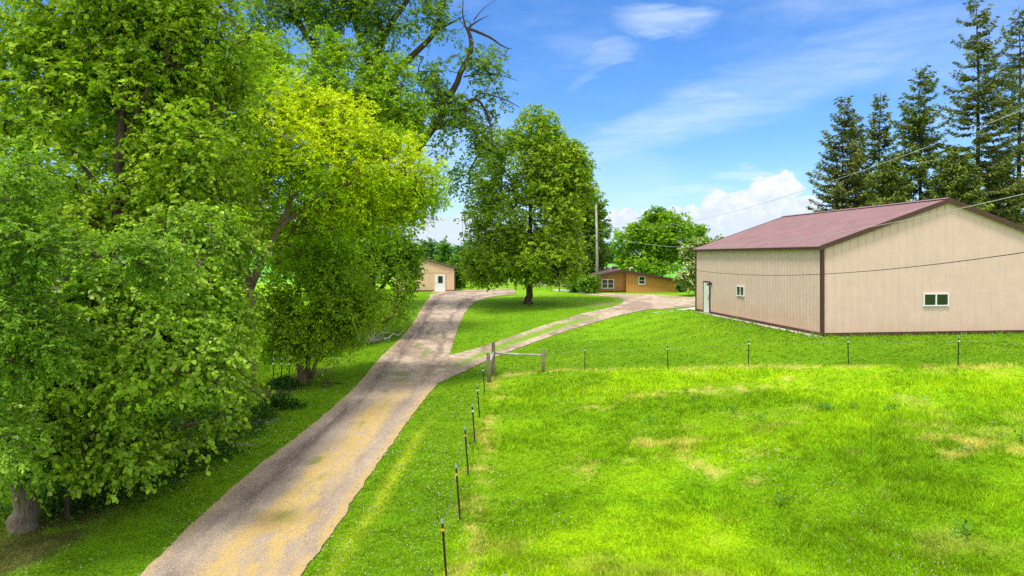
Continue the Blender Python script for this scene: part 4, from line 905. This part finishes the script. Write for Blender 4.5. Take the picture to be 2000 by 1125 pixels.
# wooden corner brace
cb = (-.93, 34.3); cz = float(zg(*cb)); corner = thing('corner_brace', 'weathered wooden fence corner of three round posts joined by two pale rails', 'fence corner', (cb[0], cb[1], cz))
def wpost(x, y, h, r, lean=0):
    z = float(zg(x, y))-cz; m = MB(); m.tube([(x-cb[0], y-cb[1], z-.3), (x-cb[0]+lean*.5, y-cb[1], z+h*.5), (x-cb[0]+lean, y-cb[1], z+h-.02), (x-cb[0]+lean, y-cb[1], z+h)], [r*1.05, r, r*.97, r*.85], 12, True, .04); return m.build('post', M['postwood'], corner, True)
pf = hit(956, 747); pr = hit(1061, 727)
wpost(*cb, 1.66, .085); wpost(*pf, 1.40, .09, -.06); wpost(*pr, 1.18, .075)
def rail(a, b, r):
    m = MB(); a, b = np.array(a), np.array(b); off = np.array([cb[0], cb[1], cz]); m.tube([a-off, (a+b)/2-off+np.array([0,0,-.01]), b-off], [r*1.05, r, r*.9], 10, True, .05); m.build('rail', M['railwood'], corner, True)
rail((cb[0]+.08, cb[1]-.02, cz+1.08), (pr[0]-.07, pr[1]-.02, float(zg(*pr))+.86), .055)
rail((cb[0]-.01, cb[1]-.08, cz+1.10), (pf[0], pf[1]+.085, float(zg(*pf))+.95), .065)
def fwire(label, pts):
    m = MB()
    P_ = [np.array(p) for p in pts]
    for a, b in zip(P_[:-1], P_[1:]): m.tube([a, (a+b)/2+np.array([0,0,-.03]), b], .0035, 4, False)
    tag(m.build('fence_wire', M['wire']), label, 'fence wire')
hh = lambda p, f: (p[0], p[1]-.045, float(zg(p[0], p[1]))+1.28*p[2]*f)
fwire('thin fence wire strung on the posts along the drive', [(pf[0]-.05, pf[1]-.09, float(zg(*pf))+1.05)]+[(hh(p,.82)[0]-.08, hh(p,.82)[1], hh(p,.82)[2]) for p in end1])
fwire('thin fence wire strung on the posts below the barn', [(pr[0]+.02, pr[1]-.08, float(zg(*pr))+.9)]+[hh(p,.82) for p in end2])

# ------------------------------------------------------------------ ground clutter: fallen branches, stump, weeds
def sticks(name, label, cat, px, py, n, L, spread, rad, mat, seed):
    x, y = hit(px, py); z = float(zg(x, y)); rg = np.random.default_rng(seed); m = MB()
    for k in range(n):
        a = rg.uniform(-.7, .7)+.45; l = L*rg.uniform(.4, 1); cx, cy = rg.normal(0, spread, 2); pts = []
        for j in range(5):
            t = j/4-.5; xx = cx+math.cos(a)*l*t+rg.normal()*.03*L; yy = cy+math.sin(a)*l*t+rg.normal()*.03*L
            pts.append((xx, yy, float(zg(x+xx, y+yy))-z+rad*.6+abs(rg.normal())*.05*n**.5))
        m.tube(pts, [rad, rad*.9, rad*.8, rad*.6, rad*.25], 5)
    r_ = m.build(name, mat); r_.location = (x, y, z); tag(r_, label, cat)
sticks('fallen_branch', 'thin bare fallen branch lying on the verge grass beside the drive', 'branch', 500, 828, 3, 1.6, .1, .022, M['deadwood'], 1)
sticks('fallen_branch', 'pale fallen branch lying in the grass near the linden shade', 'branch', 480, 868, 1, 1.8, .05, .018, M['deadwood'], 2)
sticks('fallen_branch', 'forked fallen branch at the foot of the low box elder', 'branch', 640, 752, 4, 1.1, .35, .03, M['bark_dark'], 3)
sticks('brush_pile', 'grey heap of weathered brush and roots under the dark maple', 'brush pile', 705, 668, 40, 1.9, .75, .05, M['deadwood'], 4)
# low undergrowth along the tree row
def undergrowth(name, label, pts, n, cols, seed, size=.11):
    rg = np.random.default_rng(seed); P = []
    for (x, y, rx, ry, h) in pts:
        q = rg.normal(size=(n, 2))*[rx*.5, ry*.5]; xx = x+q[:,0]; yy = y+q[:,1]; zz = zg(xx, yy)+rg.random(n)**1.5*h*np.clip(1.2-np.hypot(q[:,0]/rx, q[:,1]/ry), .15, 1)+.03; P.append(np.stack([xx,yy,zz],1))
    P = np.concatenate(P); N = len(P); c = lerp(np.array([cols[0]]), np.array([cols[1]]), rg.random(N))
    ax = rg.normal(size=(N,3))+np.array([0,0,.1]); nr = np.array([0,0,1.])+rg.normal(size=(N,3))*.5
    o = link(name, leaf_mesh(name, P, ax, nr, size*rg.uniform(.5,1.3,N), .7, c, True), M['leaf']); tag(o, label, 'undergrowth', None, 'stuff')
undergrowth('undergrowth', 'leafy weeds and ivy tangled under the roadside tree row', [(-10.0,17.6,1.2,1.3,1.6),(-9.6,19.2,1.0,1.2,1.5),(-9.3,20.8,1.0,1.0,1.3),(-10.8,16.4,1.0,.9,.9),(-9.6,23.,1.0,1.2,1.5),(-9.7,25.3,.9,1.1,1.2),(-11.7,18.5,1.6,2.5,1.4),(-11.5,23,1.6,2.5,1.5),(-12.3,14.5,1.2,1.2,.8),(-10.4,31.2,.8,.6,.5),(-9.3,27.3,.9,.6,.6)],
            1500, [(.015,.06,.006),(.10,.25,.015)], 55)
rg = np.random.default_rng(66)
wd = [(1525,985),(1600,800),(1612,803),(1340,770),(1300,800),(1620,805),(1352,787),(1890,885),(1990,862),(1885,1045),(1270,830),(1430,808),(1480,823),(1740,803),(1670,800)]
P = []; C = []
for px, py in wd:
    x, y = hit(px, py); n = 34; q = rg.normal(size=(n,2))*.10; xx = x+q[:,0]; yy = y+q[:,1]; P.append(np.stack([xx, yy, zg(xx, yy)+.05+rg.random(n)*.16], 1))
P = np.concatenate(P); N = len(P); c = lerp(np.array([(.04,.14,.02)]), np.array([(.14,.32,.05)]), rg.random(N))
P_SZ = .10; ax = rg.normal(size=(N,3))*[1,1,.4]+np.array([0,0,.25]); nr = np.array([0,0,1.])+rg.normal(size=(N,3))*.4
tag(link('weeds', leaf_mesh('weeds', P, ax, nr, P_SZ*rg.uniform(.6,1.4,N), .4, c), M['leaf']), 'dark broad-leaved weed tufts dotted over the pasture', 'weeds', None, 'stuff')

# ------------------------------------------------------------------ sky
SUN_EL, SUN_AZ = math.radians(67), math.radians(217)      # azimuth clockwise from +Y
w = bpy.data.worlds.new('World'); S.world = w; w.use_nodes = True; nt = w.node_tree; nt.nodes.clear()
class WT(NT):
    def __init__(s, t): s.t = t
W = WT(nt)
def mth(op, a, b=None, c=None):
    m = W.n('ShaderNodeMath', operation=op)
    for i, v in enumerate((a, b, c)):
        if v is None: continue
        if hasattr(v, 'links'): W.l(v, m.inputs[i])
        else: m.inputs[i].default_value = v
    return m.outputs[0]
def mrange(v, a, b, c=0., d=1.):
    m = W.n('ShaderNodeMapRange', interpolation_type='SMOOTHSTEP'); W.l(v, m.inputs[0])
    for i, q in enumerate((a, b, c, d)): m.inputs[i+1].default_value = q
    return m.outputs[0]
sky = W.n('ShaderNodeTexSky', sky_type='NISHITA'); sky.sun_disc = False; sky.sun_elevation = SUN_EL; sky.sun_rotation = SUN_AZ; sky.air_density = 1.0; sky.dust_density = .6; sky.ozone_density = 2.0
dirv = W.n('ShaderNodeTexCoord').outputs['Generated']; sp = W.n('ShaderNodeSeparateXYZ'); W.l(dirv, sp.inputs[0])
U = mth('ARCTAN2', sp.outputs[0], sp.outputs[1]); Vv = mth('ARCSINE', sp.outputs[2])   # azimuth, elevation
cmb = W.n('ShaderNodeCombineXYZ'); W.l(U, cmb.inputs[0]); W.l(Vv, cmb.inputs[1]); uv = cmb.outputs[0]
def scaled(vec, sx, sy):
    mp = W.n('ShaderNodeMapping'); mp.inputs['Scale'].default_value = (sx, sy, 1); W.l(vec, mp.inputs['Vector']); return mp.outputs['Vector']
def azel(px, py):
    x_, z_ = (px-1000)/F, (HZ-py)/F; return math.atan2(x_, 1), math.atan2(z_, math.hypot(x_, 1))
def ell(px, py, rx, ry, uu, vv, rot=0.):
    a0, e0 = azel(px, py); k = math.cos(a0)
    du = mth('SUBTRACT', uu, a0); dv = mth('SUBTRACT', vv, e0)
    if rot: dv = mth('MULTIPLY_ADD', du, -rot, dv)
    a = mth('MULTIPLY', du, F/rx*1.0/ (k*k)); b = mth('MULTIPLY', dv, F/ry)
    return mth('ADD', mth('MULTIPLY', a, a), mth('MULTIPLY', b, b))
n1 = W.noise(26, 6, .6, uv); n2 = W.noise(31, 6, .6, scaled(uv, 1, 1.01)); nb = W.noise(60, 5, .65, uv)
nA = mth('MULTIPLY_ADD', mth('SUBTRACT', n1, .5), .045, U); nB = mth('MULTIPLY_ADD', mth('SUBTRACT', W.noise(24, 6, .6, scaled(uv, 1.1, 1.4)), .5), .05, Vv)
cum = None
for e in [(1512,368,46,28),(1470,392,60,26),(1420,402,55,24),(1360,418,55,20),(1300,424,52,20),(1215,434,42,19),(1260,436,50,16),(1490,425,90,28),(1400,440,110,20),(1560,420,50,30),(1450,475,220,28),(1270,450,60,14),(880,450,70,30),(1700,430,140,24),(2300,400,260,50),(500,440,200,30),(-200,400,300,50)]:
    q = ell(*e, nA, nB); cum = q if cum is None else mth('MINIMUM', cum, q)
cumm = mrange(cum, .95, 1.40, 1., 0.)
# soft high cirrus
cs = W.noise(9, 6, .62, scaled(uv, 1, 4.5), .4); ct = W.noise(4.5, 5, .6, scaled(uv, 1.2, 3.2), .3)
def soft(e, rot=0.): return mrange(ell(*e, mth('MULTIPLY_ADD', mth('SUBTRACT', ct, .5), .12, U), mth('MULTIPLY_ADD', mth('SUBTRACT', cs, .5), .05, Vv), rot), .0, 1.1, 1., 0.)
cir = None
for e, rot, k in [((1285,38,120,34),-.1,.5),((1190,102,80,26),.15,.36),((1160,130,70,20),.8,.14),((1330,235,330,55),.30,.42),((1560,150,420,70),.25,.30),((1480,338,120,14),0,.5),((1300,378,160,18),0,.35),((1180,360,160,120),0,.22),((900,330,200,160),0,.28),((1900,80,260,80),.2,.22)]:
    q = mth('MULTIPLY', soft(e, rot), k); cir = q if cir is None else mth('MAXIMUM', cir, q)
streak = mrange(W.noise(7, 7, .65, scaled(uv, 1.4, 9), .5), .35, .75, .55, 1.1)
cir = mth('MULTIPLY', cir, streak); gen = mth('MULTIPLY', mrange(W.noise(3.2, 6, .6, scaled(uv, 1, 3)), .45, .8), .30)
cir = mth('MINIMUM', mth('MAXIMUM', cir, gen), 1.)
hs = W.n('ShaderNodeHueSaturation'); hs.inputs['Saturation'].default_value = 1.25; hs.inputs['Value'].default_value = 1.0; W.l(sky.outputs[0], hs.inputs['Color'])
base = W.mix(hs.outputs[0], (.64, .80, 1.03), mode='MULTIPLY', f=1.)
WHITE = (4.5, 5.2, 6.1)
c1 = W.mix(base, WHITE, cir)
haze = mth('MULTIPLY', mrange(Vv, 0., .17, 1., 0.), .30); c1 = W.mix(c1, (3.3, 4.2, 5.5), haze)
shade = mrange(mth('ADD', mth('MULTIPLY', nb, .6), mth('MULTIPLY', Vv, 2.2)), .36, .66, 0., 1.)
ccol = W.mix((3.7, 4.2, 5.0), (5.3, 5.4, 5.6), shade)
c2 = W.mix(c1, ccol, cumm)
# unseen bright overcast overhead and behind, added as neutral fill light
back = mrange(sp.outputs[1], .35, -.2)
fill_veil = mth('MULTIPLY', mth('MAXIMUM', mrange(Vv, .42, .75), mth('MULTIPLY', back, mrange(Vv, .0, .2))), mrange(W.noise(3.0, 5, .6, dirv), .30, .62, .45, .95))
c2 = W.mix(c2, (7.6, 7.3, 6.9), fill_veil)
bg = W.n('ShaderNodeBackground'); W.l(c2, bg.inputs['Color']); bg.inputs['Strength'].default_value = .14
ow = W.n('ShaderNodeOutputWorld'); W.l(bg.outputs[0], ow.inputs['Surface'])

sun = bpy.data.lights.new('sun', 'SUN'); sun.energy = 2.5; sun.angle = math.radians(11); sun.color = (1., .95, .86)
so = bpy.data.objects.new('sun', sun); COL.objects.link(so)
dv = Vector((math.sin(SUN_AZ)*math.cos(SUN_EL), math.cos(SUN_AZ)*math.cos(SUN_EL), math.sin(SUN_EL))); so.rotation_euler = dv.to_track_quat('Z', 'Y').to_euler(); so.location = dv*60

# ------------------------------------------------------------------ camera and render settings
cam = bpy.data.cameras.new('camera'); cam.lens = 24; cam.sensor_width = 36; cam.shift_y = -62.5/2000; cam.clip_start = .1; cam.clip_end = 8000
co = bpy.data.objects.new('camera', cam); COL.objects.link(co); co.location = (0, 0, CAMZ); co.rotation_euler = (math.pi/2, 0, 0); S.camera = co
vs = S.view_settings; S.display_settings.display_device = 'sRGB'; vs.view_transform = 'Standard'; vs.look = 'None'; vs.exposure = .58; vs.gamma = 1
cy = S.cycles; cy.max_bounces = 6; cy.diffuse_bounces = 3; cy.glossy_bounces = 2; cy.transmission_bounces = 3; cy.transparent_max_bounces = 4; cy.use_denoising = False; cy.denoiser = 'OPENIMAGEDENOISE'; cy.denoising_prefilter = 'ACCURATE'
cy.sample_clamp_indirect = 6
